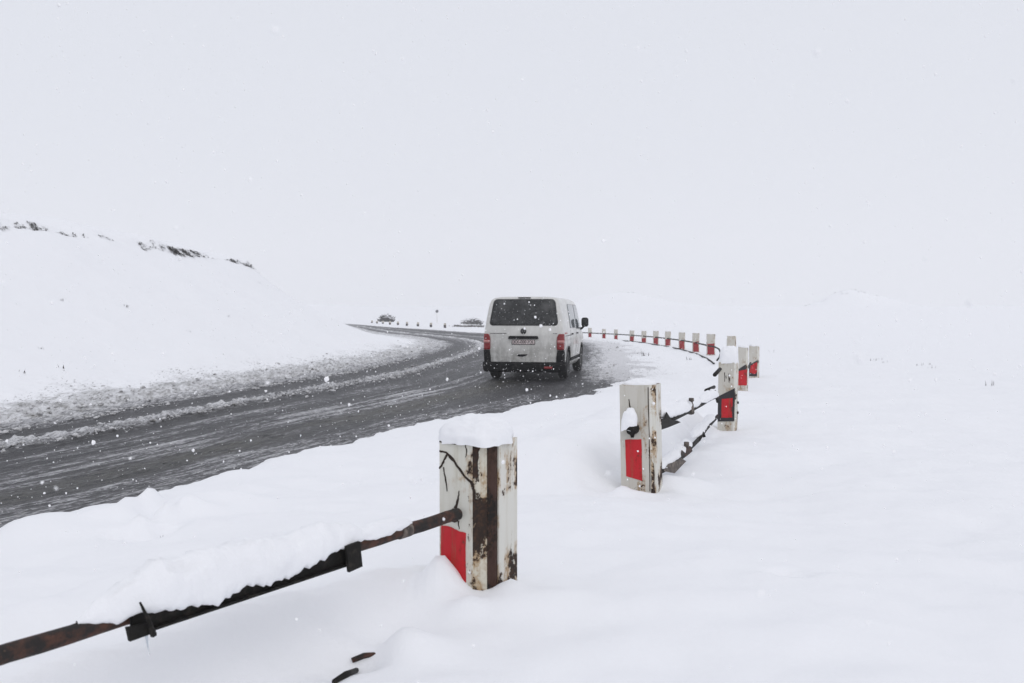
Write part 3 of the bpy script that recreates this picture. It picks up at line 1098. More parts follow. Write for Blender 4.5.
# lower rail, buried but for two bits
lo = MB()
A2, B2 = Vector((-.2, 3.25, .50)), Vector((-1.0, 1.95, .49))
SK = [hit(px, py, 2.0, 4.0) + Vector((0, 0, dz)) for px, py, dz in ((376, 651, -.012), (364, 657, .004), (352, 663, .008), (356, 672, .004), (347, 677, .008), (334, 684, .006))]
g2 = empty('guard_rail', SK[2])
tag(g2, 'broken dark rail bit sticking out of the snow at the bottom edge', 'guard rail', RG)
loc2 = lambda p: Vector(p) - g2.location
mb = MB()
mb.tube([loc2(SK[0]), loc2(SK[1]), loc2(SK[2])], [.009, .0095, .009], 8, noise=.2)
mb.build('rail_pipe', M_rust, g2)
mb = MB()
mb.tube([loc2(SK[3]), loc2(SK[4]), loc2(SK[5])], [.009, .010, .009], 8, noise=.12)
mb.build('rail_plate', M_iron, g2)


def path_pts(lst):
    return [at(*p) for p in lst]


def rail_thing(label, anchor, parts, group=RG, name='guard_rail'):
    g = empty(name, anchor)
    tag(g, label, 'guard rail', group)
    for nm, m_, fn in parts:
        mb = MB()
        fn(mb, lambda p: Vector(p) - Vector(anchor))
        mb.build(nm, m_, g)
    return g


def tube_fn(pts, r, n_=8, noise=.08):
    return lambda mb, L: mb.tube([L(p) for p in pts], r, n_, noise=noise)


def blob_plate(pts, th):
    """irregular vertical plate given by pixel corners at a depth"""
    def fn(mb, L):
        A_ = [L(at(*p)) for p in pts]
        nv = Vector((.25, -.95, 0)) * th
        B_ = [a + nv for a in A_]
        n_ = len(A_)
        mb.add(A_ + B_, [list(range(n_)), list(range(n_, 2 * n_))[::-1]] + [[k, (k + 1) % n_, n_ + (k + 1) % n_, n_ + k] for k in range(n_)])
    return fn


up = path_pts([(661, 421, 6.15), (676, 418, 6.7), (690, 411, 7.3), (701, 405, 7.9), (709, 400, 8.5), (716, 397, 9.2), (718.3, 396.8, 9.6)])
rail_thing('upper rusty rail with clamp knob, half buried in snow between the two larger posts', up[2], [
    ('rail_pipe', M_iron, tube_fn(up, .015)),
    ('gusset_plate', M_iron, blob_plate([(659, 430, 6.1), (660, 421, 6.1), (664, 418, 6.2), (666, 412, 6.25), (671, 420, 6.4), (677, 420.5, 6.6), (680, 422, 6.7), (668, 427, 6.35)], .015)),
    ('clamp_knob', M_ochre, lambda mb, L: (mb.tube([L(at(690.5, 413, 7.25)), L(at(691, 404, 7.3)), L(at(691.5, 400.5, 7.3))], [.030, .020, .022], 10, noise=.1), mb.tube([L(at(691.3, 401, 7.22)), L(at(691.3, 398, 7.22))], [.022, .020], 10))),
    ('rail_stick', M_iron, tube_fn(path_pts([(706, 390.5, 8.6), (714, 387, 9.0)]), .018)),
    ('rail_stick', M_iron, tube_fn(path_pts([(705, 395.5, 8.55), (712, 392.5, 8.9)]), .016)),
    ('rail_stick', M_iron, tube_fn(path_pts([(715, 391, 9.2), (717.5, 402, 9.3)]), .014)),
    ('rail_stick', M_iron, tube_fn(path_pts([(714.5, 375, 9.4), (720, 369, 9.7)]), .020)),
])
lw = path_pts([(657, 473, 6.1), (668, 468, 6.4), (684, 455, 7.0), (692, 446, 7.5), (698, 440, 7.9), (706, 429, 8.6), (716, 418, 9.3), (717.5, 416, 9.6)])
rail_thing('lower rusty rail with a brown plate, half buried in snow between the two larger posts', lw[2], [
    ('rail_pipe', M_iron, tube_fn(lw, .018)),
    ('brown_plate', M_ochre, blob_plate([(663, 471, 6.2), (668, 464, 6.35), (676, 461, 6.6), (681, 458, 6.8), (685.5, 461, 6.85), (674, 473, 6.5)], .012)),
    ('hinge_plate', M_rust, blob_plate([(680, 459, 6.8), (681.5, 450, 6.9), (685, 453, 7.0), (686, 446, 7.1), (690, 446, 7.2), (692, 451, 7.2), (686, 456, 7.0)], .012)),
    ('clamp_knob', M_ochre, lambda mb, L: mb.tube([L(at(686.5, 447, 7.1)), L(at(686.5, 442, 7.1))], [.022, .020], 10)),
    ('rail_hook', M_iron, tube_fn(path_pts([(699, 440, 7.9), (703, 433, 8.2), (704.5, 437, 8.2)]), .014)),
])
# snow lying on those rails
ofs = Vector((.0, 0, .022))
snow_sweep([p + ofs + Vector((-.03, .04, 0)) for p in up[0:4]], .06, .07, .012, 4, .02, lumps=.3, taper=.15)
snow_sweep([p + ofs for p in up[3:6]], .045, .06, .012, 5, .02, lumps=.35, taper=.15)
snow_sweep([p + ofs + Vector((-.03, .03, -.01)) for p in lw[:4]], .05, .05, .0, 6, .02, lumps=.3, taper=.12)
snow_sweep([p + ofs + Vector((-.03, .03, -.01)) for p in lw[4:7]], .05, .05, .0, 7, .02, lumps=.3, taper=.15)

# short rail between the fourth and the fifth post
a_, b2 = at(746, 369, 15.8), at(750.5, 363, 19.0)
rail_thing('short dark rail stub between the two posts farthest right', a_, [('rail_pipe', M_iron, tube_fn([a_, (a_ + b2) / 2 + Vector((0, 0, -.03)), b2], .022))])
# rails round the bend
ub = path_pts([(582, 332.6, 57), (590, 333, 55.8), (604, 333.6, 53.8), (616, 334.2, 51.8), (632, 335.2, 49.3), (644, 336.2, 46.8), (656, 337.2, 44.3), (668, 338.6, 41.8), (682, 340.4, 38.8), (696, 342.8, 35.8), (708, 345.6, 33), (715, 347, 31.5),
                (719, 349, 30.6), (720.6, 353, 30.0), (719.5, 357, 29.4), (717, 360.5, 29)])
rail_thing('thin upper rail along the bend, its near end curling downwards', ub[8], [('rail_pipe', M_iron, tube_fn(ub, .028, 8, .05))])
lb = path_pts([(622, 340.5, 49.5), (640, 342.3, 46), (660, 345.3, 42.5), (680, 349, 38.5), (697, 354, 34), (707, 358.5, 30.5), (714, 363.5, 27.5)])
rail_thing('thin lower rail along the bend, lying close to the snow', lb[3], [('rail_pipe', M_iron, tube_fn(lb, .026, 8, .05))])

# ------------------------------------------------------------------ the van
VAN_X, VAN_Y = .265, 20.95
HEAD = math.atan2(.98, .18) - math.pi / 2
van = empty('van', (VAN_X, VAN_Y, .018), HEAD)
tag(van, 'dirty white van driving away round the wet bend', 'van')
TOP, W2 = 1.97, .952
FR_Z = np.array([.26, .34, .48, .8, 1.05, 1.15, 1.4, 1.65, 1.80, 1.895, 1.94, 1.962, 1.97])
FR_X = np.array([.90, .965, .988, 1.0, .998, .985, .952, .912, .882, .835, .75, .58, .0])


def frac(z):
    return float(np.interp(z, FR_Z, FR_X))


def lean(z):
    return .17 * max(0, (z - 1.1) / .87) ** 1.15 + .03 * max(0, (.5 - z) / .2)


ST = [(0, .955, 1.945), (.018, .980, 1.955), (.05, .994, 1.962), (.12, 1, 1.967), (.35, 1, 1.97), (.9, 1, 1.97), (1.8, 1, 1.97), (2.7, 1, 1.965), (3.3, 1, 1.945), (3.55, 1, 1.90), (3.8, 1, 1.74),
      (4.05, .998, 1.53), (4.25, .992, 1.33), (4.40, .982, 1.20), (4.55, .968, 1.13), (4.70, .945, 1.04), (4.80, .91, .94), (4.86, .87, .84), (4.89, .82, .74)]
ZB = np.concatenate([np.linspace(.26, 1.05, 9), [1.1, 1.15, 1.25, 1.4, 1.55, 1.65, 1.73, 1.80, 1.85, 1.895, 1.92, 1.94, 1.953, 1.962, 1.968]])


def zmap(z, top):
    base = min(1.0, top - .2)
    zz = z if z <= base else base + (z - base) * (top - base) / (TOP - base)
    return zz


V, Fs = [], []
NZ = len(ZB)
for (s, sc_, top) in ST:
    row = []
    for sgn in (-1, 1):
        for z in (ZB if sgn == -1 else ZB[::-1]):
            x = frac(z) * W2 * sc_
            row.append((sgn * x, s + lean(z) * max(0, 1 - s / .8), zmap(z, top)))
    V += row
RN = 2 * NZ
for i in range(len(ST) - 1):
    for k in range(RN):
        Fs.append([i * RN + k, i * RN + (k + 1) % RN, (i + 1) * RN + (k + 1) % RN, (i + 1) * RN + k])
last = (len(ST) - 1) * RN
for k in range(NZ - 1):
    Fs.append([RN - 1 - k, RN - 2 - k, k + 1, k])
    Fs.append([last + k, last + k + 1, last + RN - 2 - k, last + RN - 1 - k])
mb = MB()
mb.add(V, Fs, 0, True)
body_me = mb.mesh('body')
tmp = new_obj('body_raw', body_me, [M_van, M_plast])
bm = bmesh.new()
bm.from_mesh(body_me)
bmesh.ops.recalc_face_normals(bm, faces=bm.faces)
bm.to_mesh(body_me)
bm.free()
WHEELS = (.93, 3.93)
cut = bpy.data.meshes.new('arch')
bm = bmesh.new()
for s in WHEELS:
    for sg in (-1, 1):
        M_ = Matrix.Translation((sg * .85, s, .36)) @ Matrix.Rotation(R(90), 4, 'Y')
        bmesh.ops.create_cone(bm, cap_ends=True, segments=40, radius1=.405, radius2=.405, depth=.46, matrix=M_)
bm.to_mesh(cut)
bm.free()
cut_o = new_obj('arch_cutter', cut)
md = tmp.modifiers.new('cut', 'BOOLEAN')
md.operation = 'DIFFERENCE'
md.object = cut_o
md.solver = 'EXACT'
dg = bpy.context.evaluated_depsgraph_get()
bme = bpy.data.meshes.new_from_object(tmp.evaluated_get(dg))
bpy.data.objects.remove(tmp)
bpy.data.objects.remove(cut_o)
for p in bme.polygons:
    c = p.center
    for s in WHEELS:
        if abs(c.x) < W2 * .985 and math.hypot(c.y - s, c.z - .36) < .406 and abs(c.x) > .6:
            p.material_index = 1
            p.use_smooth = False
    if c.z < .262:
        p.material_index = 1
bme.name = 'body'
while len(bme.materials) < 2:
    bme.materials.append(M_plast)
body = new_obj('body', bme, None, van)
if bme.materials[0] is None:
    bme.materials[0] = M_van


def station(s):
    ss_ = [a[0] for a in ST]
    return float(np.interp(s, ss_, [a[1] for a in ST])), float(np.interp(s, ss_, [a[2] for a in ST]))


def side_pt(s, z, sg, out=0.0):
    """point on the van's side at length s and (unmapped) height z"""
    sc_, top = station(s)
    return Vector((sg * (frac(z) * W2 * sc_ + out), s + lean(z) * max(0, 1 - s / .8), zmap(z, top)))


def rear_pt(x, z, out=0.0):
    return Vector((x, lean(z) - out, z))


def rows_panel(name, rows, fn, mat_, parent, out=.006, thick=.012, ncol=8, smooth=True):
    """a curved panel built row by row: rows are (z, a, b); fn(a, z, out) gives the point"""
    mb = MB()
    V, Fs = [], []
    for (z, a, b) in rows:
        for k in range(ncol + 1):
            V.append(fn(a + (b - a) * k / ncol, z, out))
    nf = len(V)
    for (z, a, b) in rows:
        for k in range(ncol + 1):
            V.append(fn(a + (b - a) * k / ncol, z, out - thick))
    nr, nc = len(rows), ncol + 1
    for i in range(nr - 1):
        for k in range(ncol):
            Fs.append([i * nc + k, i * nc + k + 1, (i + 1) * nc + k + 1, (i + 1) * nc + k])
    ring = [k for k in range(nc)] + [i * nc + ncol for i in range(1, nr)] + [(nr - 1) * nc + k for k in range(ncol - 1, -1, -1)] + [i * nc for i in range(nr - 2, 0, -1)]
    for q in range(len(ring)):
        a, b = ring[q], ring[(q + 1) % len(ring)]
        Fs.append([a, b, b + nf, a + nf])
    mb.add(V, Fs, 0, smooth)
    me = mb.mesh(name)
    bm = bmesh.new()
    bm.from_mesh(me)
    bmesh.ops.recalc_face_normals(bm, faces=bm.faces)
    bm.to_mesh(me)
    bm.free()
    o = new_obj(name, me, mat_, parent)
    return o


def rr_rows(z0, z1, xa0, xa1, xb0, xb1, rad, n_=5):
    """rounded trapezoid as rows; xa = left edge bottom/top, xb = right edge bottom/top"""
    zs = [z0 + rad * (1 - math.cos(math.pi / 2 * i / n_)) for i in range(n_ + 1)]
    zs += list(np.linspace(z0 + rad, z1 - rad, 6)[1:-1])
    zs += [z1 - rad + rad * math.sin(math.pi / 2 * i / n_) for i in range(n_ + 1)]
    rows = []
    for z in zs:
        t = (z - z0) / (z1 - z0)
        a, b = xa0 + (xa1 - xa0) * t, xb0 + (xb1 - xb0) * t
        ins = 0
        if z < z0 + rad:
            ins = rad - math.sqrt(max(rad ** 2 - (z0 + rad - z) ** 2, 0))
        elif z > z1 - rad:
            ins = rad - math.sqrt(max(rad ** 2 - (z - z1 + rad) ** 2, 0))
        rows.append((z, a + ins, b - ins))
    return rows


gas = rows_panel('rear_window', rr_rows(1.285, 1.905, -.82, -.725, .82, .725, .09), rear_pt, M_seam, van, .005, .02, 12)
rows_panel('glass_pane', rr_rows(1.31, 1.885, -.795, -.705, .795, .705, .08), rear_pt, M_glass, gas, .009, .006, 12)
rows_panel('brake_light', rr_rows(1.925, 1.948, -.15, -.15, .15, .15, .008, 2), lambda x, z, o: Vector((x, lean(z) + .02 - o, z)), M_plast, van, .03, .03, 4)
rows_panel('tailgate_handle', rr_rows(.975, 1.045, -.36, -.34, .36, .34, .02, 3), rear_pt, M_plast, van, .03, .04, 8)
pl = rows_panel('number_plate', rr_rows(.842, .958, -.275, -.275, .275, .275, .012, 2), rear_pt, M_plast, van, .008, .014, 4)
rows_panel('plate_face', rr_rows(.855, .950, -.262, -.262, .262, .262, .01, 2), rear_pt, M_plate, pl, .011, .004, 4)
cu = bpy.data.curves.new('plate_text', 'FONT')
cu.body = 'XX-000-XX'
cu.size = .105
cu.align_x, cu.align_y = 'CENTER', 'CENTER'
cu.extrude = .0008
cu.offset = .002
to = bpy.data.objects.new('plate_text', cu)
COL.objects.link(to)
dg = bpy.context.evaluated_depsgraph_get()
tme = bpy.data.meshes.new_from_object(to.evaluated_get(dg))
bpy.data.objects.remove(to)
tx = new_obj('plate_lettering', tme, M_plate_tx, pl)
tx.location = (0, -.0125, .902)
tx.rotation_euler = (R(90), 0, 0)
tx.scale = (.9, 1, 1)
# round badge with its letter strokes
mb = MB()
bz = 1.155
ring = [(.062 * math.cos(t), lean(bz) - .012, bz + .062 * math.sin(t)) for t in np.linspace(0, 2 * math.pi, 29)]
mb.tube(ring, .0075, 6, cap=False)
for a, b in (((-.030, .050), (0, .006)), ((.030, .050), (0, .006)), ((-.052, .028), (-.026, -.046)), ((-.026, -.046), (0, -.004)), ((0, -.004), (.026, -.046)), ((.026, -.046), (.052, .028))):
    mb.tube([(a[0], lean(bz) - .012, bz + a[1]), (b[0], lean(bz) - .012, bz + b[1])], .0075, 6)
bd = mb.build('round_badge', M_plast, van)
mb = MB()
mb.add([(.058 * math.cos(t), lean(bz) - .006, bz + .058 * math.sin(t)) for t in np.linspace(0, 2 * math.pi, 29)[:-1]], [list(range(28))])
mb.build('badge_disc', M_chrome, bd)
# smear on the tailgate below the plate
rows_panel('tailgate_recess', [(.565, -.10, -.02), (.575, -.13, .03), (.595, -.14, .09), (.61, -.12, .105), (.618, -.10, .07)], rear_pt, M_plast, van, .010, .012, 6)
for a, b in ((-.80, -.40), (.70, .80)):
    rows_panel('tailgate_seam', [(1.095, a, b), (1.108, a, b)], rear_pt, M_seam, van, .003, .006, 4)
for sg in (-1, 1):
    rows_panel('tailgate_seam', [(z, sg * .80 - .006, sg * .80 + .006) for z in (.42, .6, .8, 1.0)], rear_pt, M_seam, van, .003, .006, 2)

WRAP = [(.785, -.010), (.86, -.012), (.905, -.010), (.930, .002), (.944, .022), (.955, .06), (.959, .12), (.959, .21)]


def wrap_fn(sg):
    arr = np.array(WRAP)
    tt = np.linspace(0, 1, len(WRAP))

    def fn(t, z, o):
        x = float(np.interp(t, tt, arr[:, 0]))
        s = float(np.interp(t, tt, arr[:, 1]))
        k = frac(z)
        cx, cs = .80, .15
        nx, ns = x - cx, s - cs
        ln = math.hypot(nx, ns) or 1
        return Vector((sg * (x * (1 - (1 - k) * 1.0) + nx / ln * o), s + lean(z) + ns / ln * o, z))
    return fn


for sg in (-1, 1):
    f_ = wrap_fn(sg)
    tl = rows_panel('taillight', [(.72, .03, .66), (.76, .0, .70), (.85, .0, .74), (.95, .0, .76), (1.02, .02, .78), (1.07, .06, .80), (1.095, .14, .78)], f_, M_lamp_red, van, .006, .02, 12)
    rows_panel('reverse_lens', [(.875, .04, .62), (.91, .03, .66), (.945, .04, .64)], f_, M_lamp_clear, tl, .010, .006, 12)
    rows_panel('corner_trim', [(.36, .0, .95), (.45, .0, .95), (.58, .0, .88), (.70, .03, .78), (.715, .05, .74)], f_, M_plast, van, .010, .03, 12)
# bumper with a rolled edge
mb = MB()
prof = [(.0, .44), (-.045, .425), (-.06, .39), (-.06, .33), (-.04, .25), (.02, .20), (.10, .20)]
outl = [(-.962, .42), (-.965, .12), (-.945, .03), (-.89, -.012), (-.5, -.022), (0, -.026), (.5, -.022), (.89, -.012), (.945, .03), (.965, .12), (.962, .42)]
V, Fs = [], []
for i, (x, s) in enumerate(outl):
    tx_ = Vector((outl[min(i + 1, len(outl) - 1)][0] - outl[max(i - 1, 0)][0], outl[min(i + 1, len(outl) - 1)][1] - outl[max(i - 1, 0)][1]))
    nn = Vector((tx_.y, -tx_.x)).normalized()
    for (o_, z) in prof:
        V.append((x - nn.x * o_ * .5, s - nn.y * o_ * .5 if abs(x) > .9 else s + o_ * .6, z))
np_ = len(prof)
for i in range(len(outl) - 1):
    for k in range(np_ - 1):
        Fs.append([i * np_ + k, i * np_ + k + 1, (i + 1) * np_ + k + 1, (i + 1) * np_ + k])
mb.add(V, Fs, 0, True)
bp = mb.build('rear_bumper', M_plast, van)
rows_panel('fog_lamp', [(.28, .50, .68), (.31, .49, .69), (.34, .50, .68)], lambda x, z, o: Vector((x, -.055 - o, z)), M_lamp_red, van, .004, .02, 4)
# underbody, axle, exhaust, mud flaps
mb = MB()
mb.box((0, 2.4, .27), (1.35, 4.2, .14), bev=.03)
mb.tube([(-.70, .93, .33), (.70, .93, .33)], .055, 10)
mb.box((0, .9, .30), (.42, .5, .16), bev=.04)
mb.build('underbody', M_plast, van)
mb = MB()
mb.tube([(-.42, 1.6, .24), (-.44, .5, .23), (-.44, .06, .22)], .035, 12)
mb.build('exhaust_pipe', M_rust, van)
mb = MB()
tyre_prof = [(-.105, .20), (-.112, .26), (-.108, .305), (-.085, .33), (0, .336), (.085, .33), (.108, .305), (.112, .26), (.105, .20)]
nl = 40
for s in WHEELS:
    for sg in (-1, 1):
        wl = empty('wheel', (sg * .83, s, .335))
        wl.parent = van
        mb = MB()
        V, Fs = [], []
        for k in range(nl):
            t = 2 * math.pi * k / nl
            for (x, r) in tyre_prof:
                V.append((x, r * math.cos(t), r * math.sin(t)))
        q = len(tyre_prof)
        for k in range(nl):
            for j in range(q - 1):
                Fs.append([k * q + j, k * q + j + 1, ((k + 1) % nl) * q + j + 1, ((k + 1) % nl) * q + j])
        mb.add(V, Fs, 0, True)
        # tread blocks
        for k in range(36):
            t = 2 * math.pi * (k + .5) / 36
            M_ = Matrix.Rotation(t, 4, 'X')
            for x in (-.055, 0, .055):
                mb.box((x, 0, .337), (.040, .040, .012), 0, M_)
        mb.build('tyre', M_tyre, wl)
        mb = MB()
        V = []
        rp = [(.075, .0), (.082, .05), (.060, .12), (.070, .18), (.098, .205), (-.09, .205)]
        for k in range(nl):
            t = 2 * math.pi * k / nl
            for (x, r) in rp:
                V.append((sg * x, max(r, .001) * math.cos(t), max(r, .001) * math.sin(t)))
        Fs = []
        q = len(rp)
        for k in range(nl):
            for j in range(q - 1):
                Fs.append([k * q + j, k * q + j + 1, ((k + 1) % nl) * q + j + 1, ((k + 1) % nl) * q + j])
        mb.add(V, Fs, 0, True)
        mb.build('rim', M_rim, wl)
# arch lips
for s in WHEELS:
    for sg in (-1, 1):
        mb = MB()
        pts = []
        for t in np.linspace(R(-8), R(188), 26):
            z = .36 + .41 * math.sin(t)
            y_ = s + .41 * math.cos(t)
            zz = max(z, .28)
            pts.append((sg * (frac(zz) * W2 * station(y_)[0] - .004), y_, zz))
        mb.tube(pts, .016, 6)
        mb.build('arch_lip', M_plast, van)
# side glass: quarter window, sliding door window, front door window
for sg in (-1, 1):
    f_ = lambda s, z, o, sg=sg: side_pt(s, z, sg, o)
    for (a0, a1, b0, b1) in ((1.36, 1.36, 2.58, 2.58),):
        w_ = rows_panel('side_window', rr_rows(1.20, 1.80, a0, a1, b0, b1, .07), f_, M_gask, van, .003, .012, 8)
        rows_panel('glass_pane', rr_rows(1.21, 1.79, a0 + .012, a1 + .012, b0 - .012, b1 - .012, .06), f_, M_side, w_, .006, .005, 8)
    w_ = rows_panel('front_window', rr_rows(1.17, 1.80, 2.62, 2.62, 4.02, 3.42, .05), f_, M_seam, van, .003, .012, 10)
    rows_panel('glass_pane', rr_rows(1.18, 1.79, 2.632, 2.632, 3.90, 3.36, .04), f_, M_side, w_, .006, .005, 10)
    # mirror
    mb = MB()
    pm = side_pt(3.72, 1.17, sg, 0)
    mb.tube([pm + Vector((-sg * .03, 0, 0)), pm + Vector((sg * .05, -.02, .03)), pm + Vector((sg * .09, -.02, .08))], [.035, .03, .03], 8)
    mr = mb.build('mirror', M_plast, van)
    mb = MB()
    mb.box(pm + Vector((sg * .125, -.02, .19)), (.19, .13, .25), bev=.055)
    mb.build('mirror_shell', M_plast, mr)
    mb = MB()
    mb.box(pm + Vector((sg * .125, -.086, .19)), (.13, .008, .18), bev=.003)
    mb.build('mirror_glass', M_glass, mr)
    # mouldings, handles and seams
    rows_panel('side_marker', [(1.085, .26, .70), (1.115, .26, .70)], f_, M_sidered, van, .005, .008, 6)
    rows_panel('slider_track', [(1.03, .30, 1.5), (1.045, .30, 1.5)], f_, M_seam, van, .003, .006, 6)
    for s_ in (1.36, 2.56, 3.55):
        rows_panel('door_seam', [(z, s_ - .005, s_ + .005) for z in np.linspace(.42, 1.16, 8)], f_, M_seam, van, .002, .006, 2)
    for s_ in (1.62, 2.72):
        mb = MB()
        pp = side_pt(s_, 1.06, sg, .02)
        mb.box(pp, (.03, .20, .035), bev=.01)
        mb.build('door_handle', M_plast, van)
    mb = MB()
    rows_panel('sill_trim', [(.40, 1.36, 3.50), (.44, 1.36, 3.50), (.48, 1.36, 3.50)], f_, M_plast, van, .012, .02, 12)
    hl = rows_panel('headlight', [(.80, 4.66, 4.86), (.90, 4.60, 4.86), (1.0, 4.58, 4.80)], f_, M_head, van, .006, .02, 6)
# windscreen on the sloping front
mb = MB()
V, Fs = [], []
rowsw = [(3.62, .58), (3.75, .62), (3.9, .66), (4.05, .69), (4.2, .72), (4.30, .74)]
for s, hw in rowsw:
    top = station(s)[1]
    for k in range(9):
        x = -hw + 2 * hw * k / 8
        V.append((x, s + .01, top + .008 - .012 * (x / .8) ** 2))
for i in range(len(rowsw) - 1):
    for k in range(8):
        Fs.append([i * 9 + k, i * 9 + k + 1, (i + 1) * 9 + k + 1, (i + 1) * 9 + k])
mb.add(V, Fs, 0, True)
mb.build('windscreen', M_glass, van)
mb = MB()
mb.box((0, 4.80, .40), (1.72, .22, .26), bev=.06)
mb.build('front_bumper', M_plast, van)

# ------------------------------------------------------------------ dry grass under the snow lip and on the slopes
GV, GF = [], []


def blade(p, d, ln, wd):
    a = Vector((d.y, -d.x, 0))
    a = a.normalized() if a.length > 1e-4 else Vector((1, 0, 0))
    b = sum(len(x) for x in GV) if False else len(GV)
    q1 = p + d * (ln * .55) + Vector((0, 0, -.05 * ln))
    q2 = p + d * ln + Vector((0, 0, -.22 * ln))
    GV.extend([p - a * wd, p + a * wd, q1 + a * wd * .7, q1 - a * wd * .7, q2])
    GF.append([b, b + 1, b + 2, b + 3])
    GF.append([b + 3, b + 2, b + 4])


def ridge_pts(px_list):
    """where the sight line at a photo column meets the ledge of the bank"""
    Y = np.linspace(14, 75, 1200)
    out = []
    X = (np.array(px_list)[:, None] - 512) / F_PX * Y[None]
    YY = np.broadcast_to(Y[None], X.shape)
    dI = poly_dist(X, YY, I_LINE)
    lf = inside_poly(X, YY, LEFT_POLY)
    rg = 9.3 + .5 * perlin(X * .16, YY * .16, 17) + .22 * perlin(X * .9, YY * .9, 18)
    g_ = np.where(lf, dI - rg, -5)
    for i in range(len(px_list)):
        k = np.where(g_[i] > 0)[0]
        out.append((X[i, k[0]], Y[k[0]]) if len(k) else None)
    return out


cols, dens = [], []
for a, b, n_, l_ in ((0, 12, 14, .7), (22, 30, 16, .8), (30, 50, 40, .9), (50, 62, 14, .6), (68, 78, 26, 1.0), (78, 92, 6, .5), (102, 120, 14, .7), (143, 149, 18, .9), (150, 162, 12, .6), (163, 172, 12, .7),
                     (172, 190, 90, 1.25), (190, 203, 44, 1.0), (201, 206, 12, .8), (208, 228, 10, .5), (228, 238, 40, 1.15), (238, 248, 26, .9), (247, 259, 44, 1.15)):
    for _ in range(n_):
        cols.append(random.uniform(a, b))
        dens.append(l_)
rp = ridge_pts(cols)
for q, l_ in zip(rp, dens):
    if q is None:
        continue
    x, y = q
    t = Vector((x, y, 0))
    to_road = Vector((1, -.15, 0)).normalized()
    e_in = random.uniform(-.05, .25)
    x2, y2 = x - to_road.x * e_in, y - to_road.y * e_in
    z = gz(x2, y2)
    for _ in range(4):
        d = (to_road * random.uniform(.4, 1) + Vector((random.uniform(-.5, .5), random.uniform(-.7, .7), random.uniform(-.7, .15)))).normalized()
        blade(Vector((x2, y2 + random.uniform(-.12, .12), z + random.uniform(-.03, .03))), d, random.uniform(.08, .26) * l_, random.uniform(.009, .020))
# stray stems: on the bank, by the far ditch, in the valley
stray = [(85, 262, 29), (60, 290, 22), (125, 300, 24), (190, 330, 24), (40, 300, 18), (260, 322, 40), (230, 360, 28), (283, 262, 60), (318, 293, 95), (322, 294, 95), (308, 291, 90), (340, 309, 125), (335, 320, 125), (60, 352, 17), (20, 333, 16)]
for px, py, Y in stray:
    p = at(px, py, Y)
    z = gz(p.x, p.y)
    for _ in range(4):
        d = Vector((random.uniform(-.5, .5), random.uniform(-.5, .5), 1)).normalized()
        blade(Vector((p.x + random.uniform(-.08, .08), p.y, z - .02)), d, random.uniform(.05, .10) * (1 + Y / 60), .004 * (1 + Y / 25))
for px0, px1, Y, cnt, hh in ((455, 483, 101, 130, .38), (448, 458, 103, 12, .22), (840, 868, 296, 9, .5), (800, 920, 300, 30, .4), (622, 640, 325, 4, .6)):
    for _ in range(cnt):
        px = random.uniform(px0, px1)
        y = Y + random.uniform(-2.5, 2.5)
        x = (px - 512) / F_PX * y
        z = gz(x, y)
        for _ in range(3):
            d = Vector((random.uniform(-.5, .5), random.uniform(-.4, .4), 1)).normalized()
            blade(Vector((x + random.uniform(-.2, .2), y, z - .03)), d, hh * random.uniform(.5, 1.1), .003 * (1 + Y / 12))
# grit-dark stems poking out of the slush beside the road
for px, py, Y in ((285, 378, 20.5), (340, 372, 23.6), (345, 373, 23.8), (386, 361, 29), (235, 384, 19.5), (690, 362, 30), (640, 352, 34), (645, 356, 32), (618, 345, 40)):
    p = at(px, py, Y)
    z = gz(p.x, p.y)
    for _ in range(8):
        d = Vector((random.uniform(-.9, .9), random.uniform(-.5, .5), random.uniform(.2, 1))).normalized()
        blade(Vector((p.x + random.uniform(-.12, .12), p.y + random.uniform(-.1, .1), z - .01)), d, random.uniform(.08, .2), .012)
for px, py in ((872, 361), (878, 360), (884, 363), (918, 366), (926, 365), (932, 368), (990, 386), (770, 352)):
    p = hit(px, py, 12, 90)
    for _ in range(5):
        d = Vector((random.uniform(-.4, .4), random.uniform(-.3, .3), 1)).normalized()
        blade(p + Vector((random.uniform(-.15, .15), 0, -.02)), d, random.uniform(.08, .2), .006)
p = at(163, 524, 5.05)
z = gz(p.x, p.y)
for _ in range(3):
    blade(Vector((p.x + random.uniform(-.006, .006), p.y, z - .01)), Vector((random.uniform(-.25, .25), 0, 1)).normalized(), .07, .005)
me = bpy.data.meshes.new('dry_grass')
me.from_pydata([tuple(v) for v in GV], [], GF)
tag(new_obj('dry_grass', me, M_grass), kind='stuff')


